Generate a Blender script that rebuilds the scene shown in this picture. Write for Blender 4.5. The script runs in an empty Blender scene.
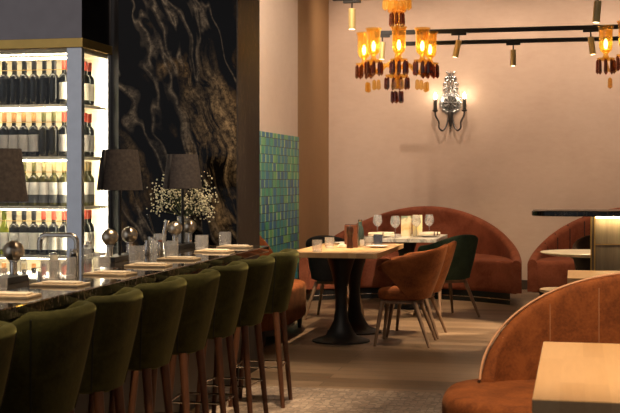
import bpy, bmesh, math, random
from mathutils import Vector, Matrix
random.seed(7)
PI = math.pi
SC = bpy.context.scene
COL = SC.collection
cos, sin = math.cos, math.sin

# ------------------------------------------------------------------ node helpers
class NT:
    def __init__(self, name):
        self.m = bpy.data.materials.new(name)
        self.m.use_nodes = True
        self.t = self.m.node_tree
        self.t.nodes.clear()
        self.out = self.t.nodes.new('ShaderNodeOutputMaterial')
    def n(self, typ, **kw):
        nd = self.t.nodes.new(typ)
        for k, v in kw.items():
            if k.startswith('_'):
                setattr(nd, k[1:], v)
            else:
                key = int(k[1:]) if (k[0] == 'i' and k[1:].isdigit()) else k.replace('__', ' ')
                self.put(nd.inputs[key], v)
        return nd
    def put(self, sock, v):
        if isinstance(v, bpy.types.NodeSocket):
            self.t.links.new(v, sock)
        elif isinstance(v, bpy.types.Node):
            self.t.links.new(v.outputs[0], sock)
        else:
            if hasattr(sock.default_value, '__len__') and not hasattr(v, '__len__'):
                v = [v] * len(sock.default_value)
            if hasattr(v, '__len__') and len(sock.default_value) == 4 and len(v) == 3:
                v = (*v, 1)
            sock.default_value = v
    def math(self, op, a, b=0.0, c=None):
        nd = self.n('ShaderNodeMath', _operation=op, i0=a, i1=b)
        if c is not None: self.put(nd.inputs[2], c)
        return nd.outputs[0]
    def ramp(self, fac, stops, interp='LINEAR'):
        nd = self.n('ShaderNodeValToRGB', i0=fac)
        cr = nd.color_ramp
        cr.interpolation = interp
        while len(cr.elements) < len(stops): cr.elements.new(0.5)
        for e, (p, c) in zip(cr.elements, stops):
            e.position = p
            e.color = (*c, 1) if len(c) == 3 else c
        return nd.outputs[0]
    def mix(self, fac, a, b, blend='MIX'):
        nd = self.n('ShaderNodeMix', _data_type='RGBA', _blend_type=blend)
        self.put(nd.inputs[0], fac); self.put(nd.inputs[6], a); self.put(nd.inputs[7], b)
        return nd.outputs[2]
    def coord(self, kind='Object', scale=(1, 1, 1), rot=(0, 0, 0)):
        tc = self.n('ShaderNodeTexCoord')
        mp = self.n('ShaderNodeMapping')
        self.put(mp.inputs[0], tc.outputs[kind])
        self.put(mp.inputs[2], rot); self.put(mp.inputs[3], scale)
        return mp.outputs[0]
    def noise(self, vec, scale=5, detail=3, rough=0.55, dist=0.0):
        nd = self.n('ShaderNodeTexNoise', Scale=scale, Detail=detail, Roughness=rough, Distortion=dist)
        self.put(nd.inputs['Vector'], vec)
        return nd.outputs['Fac']
    def bump(self, h, strength=0.2, dist=0.01):
        nd = self.n('ShaderNodeBump', Strength=strength, Distance=dist)
        self.put(nd.inputs['Height'], h)
        return nd.outputs[0]
    def bsdf(self, color, rough=0.5, metal=0.0, normal=None, **kw):
        nd = self.n('ShaderNodeBsdfPrincipled')
        self.put(nd.inputs['Base Color'], color); self.put(nd.inputs['Roughness'], rough)
        self.put(nd.inputs['Metallic'], metal)
        if normal is not None: self.put(nd.inputs['Normal'], normal)
        for k, v in kw.items(): self.put(nd.inputs[k.replace('__', ' ')], v)
        return nd
    def done(self, sh):
        self.put(self.out.inputs[0], sh)
        return self.m

def plain(name, color, rough=0.5, metal=0.0, var=0.15, scale=12, **kw):
    t = NT(name)
    f = t.noise(t.coord(), scale, 3)
    c = t.ramp(f, [(0.3, [x * (1 - var) for x in color]), (0.7, [min(1, x * (1 + var)) for x in color])])
    return t.done(t.bsdf(c, rough, metal, **kw))

def emit(name, color, strength):
    t = NT(name)
    return t.done(t.n('ShaderNodeEmission', Color=color, Strength=strength))

def velvet(name, dark, light, sheen=0.6, tint=(1, 0.8, 0.6), scale=9):
    t = NT(name)
    co = t.coord()
    f = t.noise(co, scale, 4, 0.6, 0.6)
    f2 = t.noise(co, scale * 9, 2)
    f = t.math('MULTIPLY_ADD', f2, 0.35, t.math('MULTIPLY', f, 0.75))
    c = t.ramp(f, [(0.36, dark), (0.68, light)])
    b = t.bump(f2, 0.15, 0.004)
    return t.done(t.bsdf(c, 0.85, 0, b, Sheen__Weight=sheen, Sheen__Roughness=0.35, Sheen__Tint=tint, Specular__IOR__Level=0.2))

def wood(name, a, b, rough=0.4, scale=(2, 22, 22), grain=6):
    t = NT(name)
    co = t.coord(scale=scale)
    f = t.noise(co, 1.0, 5, 0.6, 0.4)
    f2 = t.noise(co, grain, 2)
    f = t.math('MULTIPLY_ADD', f2, 0.3, t.math('MULTIPLY', f, 0.8))
    c = t.ramp(f, [(0.35, a), (0.72, b)])
    return t.done(t.bsdf(c, rough, 0, t.bump(f2, 0.08, 0.002)))

def block_wood(name, a, b, sx, sy, rough=0.35):
    """table top of glued staves running along Y"""
    t = NT(name)
    tc = t.n('ShaderNodeTexCoord')
    sep = t.n('ShaderNodeSeparateXYZ', i0=tc.outputs['Object'])
    row = t.math('FLOOR', t.math('MULTIPLY', sep.outputs[0], 1 / sx))
    off = t.n('ShaderNodeTexWhiteNoise', _noise_dimensions='1D'); t.put(off.inputs['W'], row)
    yy = t.math('FLOOR', t.math('ADD', t.math('MULTIPLY', sep.outputs[1], 1 / sy), off.outputs['Value']))
    cm = t.n('ShaderNodeCombineXYZ', i0=row, i1=yy)
    wn = t.n('ShaderNodeTexWhiteNoise', _noise_dimensions='2D'); t.put(wn.inputs['Vector'], cm.outputs[0])
    g = t.noise(t.coord(scale=(40, 3, 40)), 1.5, 4, 0.6, 0.5)
    f = t.math('ADD', t.math('MULTIPLY', wn.outputs['Value'], 0.55), t.math('MULTIPLY', g, 0.45))
    c = t.ramp(f, [(0.15, a), (0.85, b)])
    return t.done(t.bsdf(c, rough))

def thin_glass(name, tint=(1, 1, 1), ior=1.45, rough=0.02, haze=0.0, hazecol=(1, 1, 1)):
    t = NT(name)
    tr = t.n('ShaderNodeBsdfTransparent', Color=tint)
    gl = t.n('ShaderNodeBsdfGlossy', Color=(1, 1, 1), Roughness=rough)
    lw = t.n('ShaderNodeLayerWeight', Blend=0.5)
    fr = t.math('MULTIPLY_ADD', t.math('POWER', lw.outputs['Facing'], 4.0), 0.55, 0.16 * (ior - 1.0))
    m = t.n('ShaderNodeMixShader', i0=fr, i1=tr, i2=gl)
    if haze:
        df = t.n('ShaderNodeBsdfTranslucent', Color=hazecol)
        d2 = t.n('ShaderNodeBsdfDiffuse', Color=hazecol)
        a = t.n('ShaderNodeMixShader', i0=0.5, i1=df, i2=d2)
        m = t.n('ShaderNodeMixShader', i0=haze, i1=m, i2=a)
    return t.done(m)

M = {}
def build_materials():
    # plaster walls
    def plaster(name, c1, c2, bump=0.12):
        t = NT(name)
        co = t.coord()
        f = t.noise(co, 1.3, 6, 0.62, 0.3)
        f2 = t.noise(t.coord(scale=(1, 1, 2.5)), 9, 4)
        k = t.math('MULTIPLY_ADD', f2, 0.3, t.math('MULTIPLY', f, 0.8))
        c = t.ramp(k, [(0.3, c1), (0.75, c2)])
        return t.done(t.bsdf(c, 0.75, 0, t.bump(f2, bump, 0.004)))
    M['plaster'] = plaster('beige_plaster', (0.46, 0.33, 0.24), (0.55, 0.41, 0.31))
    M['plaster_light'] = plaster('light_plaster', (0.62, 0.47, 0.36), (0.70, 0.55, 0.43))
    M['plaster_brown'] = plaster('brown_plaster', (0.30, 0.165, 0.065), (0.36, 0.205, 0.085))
    M['ceiling'] = plain('ceiling_paint', (0.30, 0.24, 0.20), 0.9)
    # tile
    t = NT('green_tile')
    tc = t.n('ShaderNodeTexCoord')
    sep = t.n('ShaderNodeSeparateXYZ', i0=tc.outputs['Object'])
    v = t.math('MULTIPLY', sep.outputs[2], 1 / 0.088)
    row = t.math('FLOOR', v)
    ro = t.n('ShaderNodeTexWhiteNoise', _noise_dimensions='1D'); t.put(ro.inputs['W'], row)
    u = t.math('ADD', t.math('MULTIPLY', sep.outputs[1], 1 / 0.165), t.math('MULTIPLY', ro.outputs['Value'], 0.3))
    cu = t.math('FLOOR', u); fu = t.math('FRACT', u); fv = t.math('FRACT', v)
    cell = t.n('ShaderNodeCombineXYZ', i0=cu, i1=row)
    wn = t.n('ShaderNodeTexWhiteNoise', _noise_dimensions='2D'); t.put(wn.inputs['Vector'], cell.outputs[0])
    big = t.noise(tc.outputs['Object'], 2.2, 2)
    k = t.math('ADD', t.math('MULTIPLY', wn.outputs['Value'], 0.6), t.math('MULTIPLY', big, 0.55))
    col = t.ramp(k, [(0.2, (0.008, 0.09, 0.22)), (0.45, (0.010, 0.17, 0.33)), (0.62, (0.018, 0.25, 0.28)), (0.82, (0.035, 0.33, 0.17)), (0.95, (0.16, 0.42, 0.13))])
    sl = t.math('LESS_THAN', fu, 0.27)
    wn2 = t.n('ShaderNodeTexWhiteNoise', _noise_dimensions='3D')
    c3 = t.n('ShaderNodeCombineXYZ', i0=cu, i1=row, i2=3.7); t.put(wn2.inputs['Vector'], c3.outputs[0])
    slc = t.ramp(wn2.outputs['Value'], [(0.0, (0.03, 0.16, 0.15)), (0.5, (0.18, 0.42, 0.20)), (1.0, (0.42, 0.60, 0.22))])
    col = t.mix(sl, col, slc)
    gr = t.math('MAXIMUM', t.math('GREATER_THAN', fv, 0.93), t.math('GREATER_THAN', fu, 0.97))
    col = t.mix(gr, col, (0.012, 0.03, 0.025))
    M['tile'] = t.done(t.bsdf(col, 0.35, 0, t.bump(t.math('MULTIPLY', gr, -1.0), 0.5, 0.004), Specular__IOR__Level=0.25))
    # black marble
    def marble(name, bold, scale, rough=0.1, rot=(0, math.radians(28), 0), base=(0.004, 0.0035, 0.003), spec=0.5):
        t = NT(name)
        co = t.coord(scale=(1.0, 1.0, 0.28), rot=rot)
        w = t.noise(co, scale, 7, 0.62, 0.9)
        v1 = t.math('ABSOLUTE', t.math('SUBTRACT', w, 0.5))
        m1 = t.ramp(v1, [(0.0, (1, 1, 1)), (0.022, (0.25, 0.25, 0.25)), (0.05, (0, 0, 0))])
        w2 = t.noise(t.coord(scale=(1, 1, 0.2), rot=(0, rot[1] * 0.6, 0)), scale * 0.7, 5, 0.55, 0.6)
        v2 = t.math('ABSOLUTE', t.math('SUBTRACT', w2, 0.47))
        m2 = t.ramp(v2, [(0.0, (1, 1, 1)), (0.03, (0.35, 0.35, 0.35)), (0.07, (0, 0, 0))])
        f3 = t.noise(t.coord(scale=(1, 1, 0.5)), scale * 14, 4, 0.7)
        m2 = t.math('MULTIPLY', m2, t.ramp(f3, [(0.46, (0, 0, 0)), (0.75, (1, 1, 1))]))
        c = t.mix(m2, base, (0.17 * bold, 0.105 * bold, 0.045 * bold))
        c = t.mix(t.math('MULTIPLY', m1, t.ramp(f3, [(0.45, (0.0, 0.0, 0.0)), (0.8, (0.6, 0.6, 0.6))])), c, (0.34 * bold, 0.27 * bold, 0.20 * bold))
        return t.done(t.bsdf(c, rough, 0, Specular__IOR__Level=spec))
    t = NT('black_gold_marble')
    tc = t.n('ShaderNodeTexCoord')
    wv = t.n('ShaderNodeTexNoise', Scale=1.6, Detail=2.0); t.put(wv.inputs['Vector'], tc.outputs['Object'])
    off = t.n('ShaderNodeVectorMath', _operation='MULTIPLY_ADD')
    t.put(off.inputs[0], wv.outputs['Color']); off.inputs[1].default_value = (0.42, 0.42, 0.42); t.put(off.inputs[2], tc.outputs['Object'])
    r1 = t.n('ShaderNodeMapping'); t.put(r1.inputs[0], off.outputs[0]); r1.inputs[2].default_value = (0, math.radians(20), 0)
    def aniso(sc, k=0.16):
        m = t.n('ShaderNodeMapping'); t.put(m.inputs[0], r1.outputs[0]); m.inputs[3].default_value = (sc, sc, sc * k)
        return m.outputs[0]
    band = t.ramp(t.noise(aniso(2.3, 0.13), 1.0, 2, 0.5), [(0.54, (0, 0, 0)), (0.61, (1, 1, 1)), (0.70, (0.1, 0.1, 0.1))])
    streak = t.ramp(t.noise(aniso(13, 0.18), 1.0, 5, 0.65, 0.5), [(0.42, (0, 0, 0)), (0.66, (1, 1, 1))])
    fleck = t.ramp(t.noise(tc.outputs['Object'], 38, 4, 0.7), [(0.38, (0.15, 0.15, 0.15)), (0.68, (1, 1, 1))])
    ridge = t.math('ABSOLUTE', t.math('SUBTRACT', t.noise(aniso(3.6, 0.13), 1.0, 3, 0.55), 0.5))
    line = t.ramp(ridge, [(0.0, (1, 1, 1)), (0.012, (0.3, 0.3, 0.3)), (0.03, (0, 0, 0))])
    hue = t.noise(aniso(1.7, 0.3), 1.0, 2)
    gold = t.ramp(hue, [(0.42, (0.42, 0.22, 0.045)), (0.58, (0.36, 0.25, 0.13))])
    c = t.mix(t.math('MULTIPLY', t.math('MULTIPLY', band, streak), fleck), (0.0025, 0.002, 0.0018), gold)
    c = t.mix(t.math('MULTIPLY', line, t.math('MULTIPLY', fleck, 0.6)), c, (0.30, 0.24, 0.17))
    M['marble'] = t.done(t.bsdf(c, 0.13, 0, Specular__IOR__Level=0.15))
    M['marble_honed'] = marble('honed_dark_marble', 0.5, 3.0, 0.55, (0.2, 0.3, 1.2), (0.012, 0.008, 0.006))
    M['marble_top'] = marble('black_marble_top', 1.8, 7.0, 0.035, (0.3, 0.5, 0.9), (0.014, 0.012, 0.010), 1.0)
    M['marble_slab'] = marble('black_marble_slab', 0.9, 10.0, 0.25, (0.3, 0.5, 0.9))
    # plank floor
    t = NT('oak_plank_floor')
    tc = t.n('ShaderNodeTexCoord')
    br = t.n('ShaderNodeTexBrick', _offset=0.37, Scale=1.0, Mortar__Size=0.0025, Brick__Width=1.7, Row__Height=0.17, Bias=0.0)
    t.put(br.inputs['Vector'], tc.outputs['Object'])
    t.put(br.inputs['Color1'], (0.0, 0, 0)); t.put(br.inputs['Color2'], (1, 1, 1)); t.put(br.inputs['Mortar'], (0.3, 0.3, 0.3))
    g = t.noise(t.coord(scale=(1.2, 22, 1)), 1.6, 5, 0.62, 0.6)
    f = t.math('ADD', t.math('MULTIPLY', br.outputs['Color'], 0.45), t.math('MULTIPLY', g, 0.55))
    c = t.ramp(f, [(0.15, (0.10, 0.062, 0.034)), (0.5, (0.19, 0.122, 0.070)), (0.9, (0.30, 0.20, 0.12))])
    c = t.mix(br.outputs['Fac'], c, (0.03, 0.02, 0.012))
    M['floor'] = t.done(t.bsdf(c, t.math('MULTIPLY_ADD', g, 0.2, 0.33), 0, t.bump(g, 0.08, 0.003)))
    # mosaic floor
    t = NT('mosaic_floor')
    co = t.coord(scale=(1, 1, 1))
    vo = t.n('ShaderNodeTexVoronoi', _feature='F1', Scale=24.0, Randomness=0.55); t.put(vo.inputs['Vector'], co)
    ve = t.n('ShaderNodeTexVoronoi', _feature='DISTANCE_TO_EDGE', Scale=24.0, Randomness=0.55); t.put(ve.inputs['Vector'], co)
    sp = t.n('ShaderNodeSeparateColor', i0=vo.outputs['Color'])
    c = t.ramp(sp.outputs[0], [(0.0, (0.23, 0.165, 0.115)), (0.5, (0.32, 0.235, 0.165)), (1.0, (0.42, 0.32, 0.23))])
    ed = t.math('LESS_THAN', ve.outputs['Distance'], 0.06)
    c = t.mix(ed, c, (0.17, 0.13, 0.10))
    M['mosaic'] = t.done(t.bsdf(c, 0.55, 0, t.bump(ed, -0.3, 0.003)))
    # fabrics
    M['green_velvet'] = velvet('olive_green_velvet', (0.023, 0.023, 0.005), (0.056, 0.052, 0.012), 0.45, (0.62, 0.58, 0.20))
    M['green_seam'] = plain('green_seam', (0.012, 0.012, 0.003), 0.8)
    M['green_velvet_dark'] = velvet('bottle_green_velvet', (0.018, 0.034, 0.022), (0.036, 0.060, 0.038), 0.10, (0.3, 0.5, 0.4))
    M['black_fabric'] = velvet('black_fabric', (0.006, 0.006, 0.007), (0.013, 0.012, 0.012), 0.08, (0.4, 0.35, 0.3))
    M['rust_velvet'] = velvet('rust_velvet', (0.105, 0.028, 0.007), (0.235, 0.068, 0.016), 0.06, (1, 0.6, 0.3))
    M['rust_leather'] = velvet('rust_upholstery', (0.15, 0.038, 0.017), (0.25, 0.072, 0.033), 0.04, (1, 0.6, 0.4), 5)
    M['brown_fabric'] = velvet('dark_brown_fabric', (0.05, 0.027, 0.015), (0.08, 0.045, 0.026), 0.15)
    M['tan_piping'] = plain('tan_piping', (0.45, 0.22, 0.10), 0.6)
    M['rust_seam'] = plain('rust_seam', (0.30, 0.12, 0.045), 0.7)
    M['dark_seam'] = plain('dark_seam', (0.035, 0.010, 0.006), 0.8)
    M['walnut'] = wood('walnut_leg', (0.085, 0.032, 0.014), (0.20, 0.080, 0.036), 0.4, (22, 22, 3))
    M['oak_leg'] = wood('oak_leg', (0.14, 0.08, 0.045), (0.25, 0.15, 0.085), 0.45, (22, 22, 3))
    M['dark_wood'] = wood('dark_wood', (0.02, 0.012, 0.008), (0.05, 0.03, 0.018), 0.45, (20, 20, 3))
    M['table_wood'] = block_wood('table_staves', (0.42, 0.24, 0.10), (0.62, 0.40, 0.19), 0.07, 0.5)
    M['table_wood_pale'] = block_wood('pale_table_staves', (0.50, 0.29, 0.12), (0.68, 0.43, 0.21), 0.075, 0.6, 0.3)
    M['board'] = wood('board_wood', (0.44, 0.32, 0.19), (0.60, 0.46, 0.29), 0.5, (20, 3, 20))
    M['column_wood'] = wood('grey_oak_panel', (0.20, 0.145, 0.085), (0.34, 0.25, 0.155), 0.4, (14, 14, 1.2))
    M['mill_wood'] = wood('mill_wood', (0.12, 0.04, 0.02), (0.19, 0.07, 0.035), 0.35, (18, 18, 4))
    M['mill_dark'] = wood('mill_dark', (0.02, 0.007, 0.004), (0.05, 0.018, 0.01), 0.3, (18, 18, 4))
    # metals
    M['cast_iron'] = plain('black_cast_iron', (0.004, 0.004, 0.004), 0.55, 0.0)
    M['black_paint'] = plain('black_paint', (0.010, 0.009, 0.008), 0.4)
    M['black_panel'] = plain('black_panel', (0.010, 0.011, 0.014), 0.35)
    M['steel'] = plain('brushed_steel', (0.62, 0.63, 0.66), 0.36, 1.0, 0.05)
    M['steel_dark'] = plain('dark_steel', (0.20, 0.17, 0.165), 0.2, 1.0, 0.05)
    M['chrome'] = plain('chrome', (0.75, 0.72, 0.68), 0.12, 1.0, 0.04)
    M['nickel'] = plain('satin_nickel', (0.70, 0.65, 0.57), 0.25, 1.0, 0.04)
    M['mirror_globe'] = plain('smoked_mirror_globe', (0.72, 0.62, 0.48), 0.28, 1.0, 0.3, 40)
    M['brass'] = plain('brass', (0.62, 0.40, 0.12), 0.38, 1.0, 0.06)
    M['brass_spot'] = plain('satin_brass', (0.72, 0.56, 0.26), 0.45, 0.6, 0.05)
    M['silver_ant'] = plain('antique_silver', (0.33, 0.33, 0.33), 0.25, 0.85, 0.3, 40)
    M['silver_dark'] = plain('dark_silver', (0.09, 0.085, 0.08), 0.35, 0.8, 0.3, 40)
    # lamp shade
    t = NT('brown_linen_shade')
    co = t.coord()
    f = t.noise(co, 60, 3)
    c = t.ramp(f, [(0.3, (0.022, 0.016, 0.014)), (0.7, (0.056, 0.042, 0.035))])
    M['shade'] = t.done(t.bsdf(c, 0.85, 0, t.bump(f, 0.2, 0.003)))
    M['shade_seam'] = plain('shade_seam', (0.012, 0.009, 0.008), 0.8)
    # glass
    M['pane'] = thin_glass('clear_pane', (0.97, 0.98, 0.97), 1.10)
    M['tumbler'] = thin_glass('tumbler_glass', (0.96, 0.96, 0.96), 1.6, 0.06, 0.17, (1.0, 0.98, 0.95))
    M['frosted'] = thin_glass('frosted_base', (0.95, 0.95, 0.95), 1.6, 0.1, 0.55, (1.0, 0.97, 0.92))
    M['wine_glass'] = thin_glass('wine_glass', (0.97, 0.97, 0.97), 1.7, 0.05, 0.14)
    M['blue_glass'] = thin_glass('blue_grey_glass', (0.55, 0.62, 0.75), 1.5, 0.05, 0.12, (0.5, 0.55, 0.65))
    M['teal_glass'] = thin_glass('teal_glass', (0.35, 0.55, 0.55), 1.5, 0.05, 0.25, (0.35, 0.5, 0.48))
    M['crystal'] = thin_glass('crystal', (0.80, 0.80, 0.80), 1.7, 0.05, 0.12)
    M['amber'] = thin_glass('amber_glass', (0.98, 0.80, 0.42), 1.5, 0.05, 0.10, (1.0, 0.68, 0.18))
    M['amber_solid'] = thin_glass('amber_crystal', (1.0, 0.82, 0.40), 1.6, 0.06, 0.22, (1.0, 0.70, 0.18))
    M['amber_dark'] = thin_glass('brown_crystal', (0.50, 0.20, 0.06), 1.6, 0.08, 0.28, (0.26, 0.08, 0.02))
    def bottle_glass(name, c, haze):
        return thin_glass(name, c, 1.5, 0.05, haze, c)
    M['bottle_black'] = plain('black_bottle_glass', (0.006, 0.006, 0.005), 0.08)
    M['bottle_dark'] = plain('dark_bottle_glass', (0.016, 0.013, 0.006), 0.08)
    M['bottle_olive'] = bottle_glass('olive_bottle_glass', (0.16, 0.15, 0.03), 0.5)
    M['bottle_green'] = bottle_glass('green_bottle_glass', (0.42, 0.48, 0.05), 0.4)
    M['cap_red'] = plain('red_capsule', (0.55, 0.07, 0.035), 0.4)
    M['cap_tan'] = plain('orange_tan_capsule', (0.50, 0.22, 0.07), 0.4)
    M['cap_gold'] = plain('gold_capsule', (0.45, 0.33, 0.14), 0.4)
    M['cap_black'] = plain('black_capsule', (0.01, 0.01, 0.01), 0.4)
    M['cap_olive'] = plain('olive_capsule', (0.12, 0.11, 0.03), 0.4)
    M['label_cream'] = plain('cream_label', (0.72, 0.66, 0.52), 0.7)
    M['label_white'] = plain('white_label', (0.80, 0.76, 0.67), 0.7)
    M['label_grey'] = plain('grey_label', (0.36, 0.33, 0.30), 0.7)
    M['label_band'] = plain('dark_grey_label_band', (0.10, 0.10, 0.095), 0.7)
    M['fridge_back'] = plain('fridge_lining', (0.62, 0.54, 0.38), 0.5)
    M['shelf'] = plain('pale_shelf', (0.62, 0.55, 0.42), 0.35)
    M['white_ceramic'] = plain('white_ceramic', (0.75, 0.70, 0.62), 0.25)
    M['white_top'] = marble_white()
    M['linen'] = plain('white_linen', (0.72, 0.62, 0.47), 0.85)
    M['ivory_top'] = plain('ivory_table_top', (0.70, 0.62, 0.45), 0.3)
    M['ebony'] = plain('ebony', (0.015, 0.012, 0.01), 0.3)
    M['card_green'] = card_mat('green_menu_card', (0.18, 0.22, 0.13), (0.55, 0.33, 0.12), (0.62, 0.50, 0.30))
    M['card_cream'] = card_mat('cream_menu_card', (0.75, 0.66, 0.42), (0.80, 0.62, 0.25), (0.72, 0.60, 0.36))
    M['blossom'] = plain('white_blossom', (0.62, 0.58, 0.40), 0.8, 0, 0.3)
    M['stem_green'] = plain('stem_green', (0.07, 0.09, 0.025), 0.7)
    # emitters
    M['led_cool'] = emit('fridge_led', (1.0, 0.86, 0.62), 20)
    M['led_added'] = emit('added_front_led', (1.0, 0.86, 0.64), 38)  # added glow that brightens the bottle labels from the front
    M['led_warm'] = emit('warm_led', (1.0, 0.78, 0.42), 24)
    M['bulb_amber'] = emit('amber_bulb', (1.0, 0.78, 0.42), 22)
    M['bulb_white'] = emit('candle_bulb', (1.0, 0.82, 0.60), 30)
    M['spot_lens'] = emit('spot_lens', (1.0, 0.80, 0.48), 7)

def marble_white():
    t = NT('white_grey_marble')
    w = t.noise(t.coord(), 6, 6, 0.6, 1.2)
    c = t.ramp(w, [(0.42, (0.70, 0.66, 0.58)), (0.5, (0.32, 0.30, 0.27)), (0.58, (0.72, 0.68, 0.60))])
    return t.done(t.bsdf(c, 0.3))

def card_mat(name, a, b, c3):
    t = NT(name)
    co = t.coord(scale=(1, 1, 1))
    f = t.noise(co, 22, 2, 0.5, 0.3)
    tc = t.n('ShaderNodeTexCoord')
    sp = t.n('ShaderNodeSeparateXYZ', i0=tc.outputs['Object'])
    k = t.math('ADD', t.math('MULTIPLY', sp.outputs[2], 3.0), t.math('MULTIPLY', f, 0.5))
    col = t.ramp(k, [(0.35, c3), (0.5, b), (0.75, c3), (0.9, a)])
    return t.done(t.bsdf(col, 0.5))

# ------------------------------------------------------------------ mesh helpers
def link(o):
    COL.objects.link(o)
    return o

def obj(name, bm, mat, parent=None, loc=(0, 0, 0), rot=(0, 0, 0), smooth=True, label=None, angle=40):
    me = bpy.data.meshes.new(name)
    bmesh.ops.remove_doubles(bm, verts=bm.verts, dist=1e-6)
    bmesh.ops.recalc_face_normals(bm, faces=bm.faces)
    if smooth:
        for f in bm.faces: f.smooth = True
        for e in bm.edges:
            if len(e.link_faces) == 2 and e.calc_face_angle(0) > math.radians(angle): e.smooth = False
    bm.to_mesh(me); bm.free()
    me.materials.append(mat)
    o = bpy.data.objects.new(name, me)
    link(o)
    o.location = loc; o.rotation_euler = rot
    if parent: o.parent = parent
    if label: o['label'] = label
    return o

def thing(name, label, cat, loc=(0, 0, 0), rz=0, group=None):
    o = bpy.data.objects.new(name, None)
    link(o)
    o.empty_display_size = 0.1
    o.location = loc; o.rotation_euler = (0, 0, rz)
    o['label'] = label; o['category'] = cat
    if group: o['group'] = group
    return o

def tag(o, label, cat, group=None):
    o['label'] = label; o['category'] = cat
    if group: o['group'] = group
    return o

def struct(name, bm, mat, label=None, parent=None, smooth=False, loc=(0, 0, 0)):
    o = obj(name, bm, mat, parent, loc, smooth=smooth)
    if not parent:
        o['kind'] = 'structure'
        o['category'] = name.split('_')[0]
        o['label'] = label or name
    return o

def copy_tree(o, parent=None):
    c = o.copy(); COL.objects.link(c); c.parent = parent
    for ch in list(o.children): copy_tree(ch, c)
    return c

def dup(root, loc, rz, label, group=None):
    c = copy_tree(root)
    c.location = loc; c.rotation_euler = (0, 0, rz); c['label'] = label
    if group: c['group'] = group
    return c

def box(bm, x0, x1, y0, y1, z0, z1, bev=0.0, seg=2):
    vs = [bm.verts.new((x, y, z)) for x in (x0, x1) for y in (y0, y1) for z in (z0, z1)]
    fs = [(0, 1, 3, 2), (4, 6, 7, 5), (0, 4, 5, 1), (2, 3, 7, 6), (0, 2, 6, 4), (1, 5, 7, 3)]
    F = [bm.faces.new([vs[i] for i in f]) for f in fs]
    if bev:
        es = list({e for f in F for e in f.edges})
        bmesh.ops.bevel(bm, geom=es, offset=bev, segments=seg, profile=0.5, affect='EDGES')
    return bm

def B(*a, **k):
    return box(bmesh.new(), *a, **k)

def lathe(bm, prof, seg=24, c=(0, 0), cap=True):
    rings = []
    for r, z in prof:
        if r < 1e-6:
            rings.append([bm.verts.new((c[0], c[1], z))])
        else:
            rings.append([bm.verts.new((c[0] + r * cos(2 * PI * i / seg), c[1] + r * sin(2 * PI * i / seg), z)) for i in range(seg)])
    for a, b in zip(rings, rings[1:]):
        for i in range(seg):
            j = (i + 1) % seg
            if len(a) == 1 and len(b) == 1: continue
            if len(a) == 1: bm.faces.new((a[0], b[i], b[j]))
            elif len(b) == 1: bm.faces.new((a[i], a[j], b[0]))
            else: bm.faces.new((a[i], a[j], b[j], b[i]))
    if cap:
        for r in (rings[0], rings[-1]):
            if len(r) > 1:
                try: bm.faces.new(r)
                except ValueError: pass
    return bm

def L(prof, seg=24, c=(0, 0), cap=True):
    return lathe(bmesh.new(), prof, seg, c, cap)

def tube(bm, pts, r, seg=10, cap=True):
    pts = [Vector(p) for p in pts]
    n = len(pts)
    rs = r if hasattr(r, '__len__') else [r] * n
    rings = []
    up = None
    for i, p in enumerate(pts):
        t = (pts[min(i + 1, n - 1)] - pts[max(i - 1, 0)]).normalized()
        if up is None:
            up = Vector((0, 0, 1)) if abs(t.z) < 0.9 else Vector((1, 0, 0))
        s = t.cross(up)
        if s.length < 1e-4: s = t.orthogonal()
        s.normalize(); up = s.cross(t).normalized()
        rings.append([bm.verts.new(p + rs[i] * (cos(2 * PI * k / seg) * s + sin(2 * PI * k / seg) * up)) for k in range(seg)])
    for a, b in zip(rings, rings[1:]):
        for k in range(seg):
            bm.faces.new((a[k], a[(k + 1) % seg], b[(k + 1) % seg], b[k]))
    if cap:
        bm.faces.new(rings[0][::-1]); bm.faces.new(rings[-1])
    return bm

def T(pts, r, seg=10, cap=True):
    return tube(bmesh.new(), pts, r, seg, cap)

def sphere(bm, c, r, u=16, v=10, s=(1, 1, 1)):
    m = Matrix.Translation(c) @ Matrix.Diagonal((s[0], s[1], s[2], 1))
    bmesh.ops.create_uvsphere(bm, u_segments=u, v_segments=v, radius=r, matrix=m)
    return bm

def spow(x, p):
    return math.copysign(abs(x) ** p, x)

def loft_outline(bm, outline_at, levels):
    """stack of closed outlines: outline_at(inset) -> list of (x,y); levels = [(inset,z)]"""
    rings = [[bm.verts.new((x, y, z)) for x, y in outline_at(i)] for i, z in levels]
    n = len(rings[0])
    for a, b in zip(rings, rings[1:]):
        for k in range(n):
            bm.faces.new((a[k], a[(k + 1) % n], b[(k + 1) % n], b[k]))
    bm.faces.new(rings[0][::-1]); bm.faces.new(rings[-1])
    return bm

def superellipse(a, b, p, cx=0, cy=0, n=48):
    def f(inset):
        return [(cx + (a - inset) * spow(cos(2 * PI * i / n), 2 / p), cy + (b - inset) * spow(sin(2 * PI * i / n), 2 / p)) for i in range(n)]
    return f

def cushion(outline, z0, z1, r=0.03):
    lv = [(r * 0.6, z0), (r * 0.15, z0 + r * 0.3), (0, z0 + r)]
    lv += [(0, z1 - r), (r * 0.12, z1 - r * 0.45), (r * 0.45, z1 - r * 0.13), (r, z1), (r * 3, z1 + 0.004)]
    return loft_outline(bmesh.new(), outline, lv)

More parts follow.
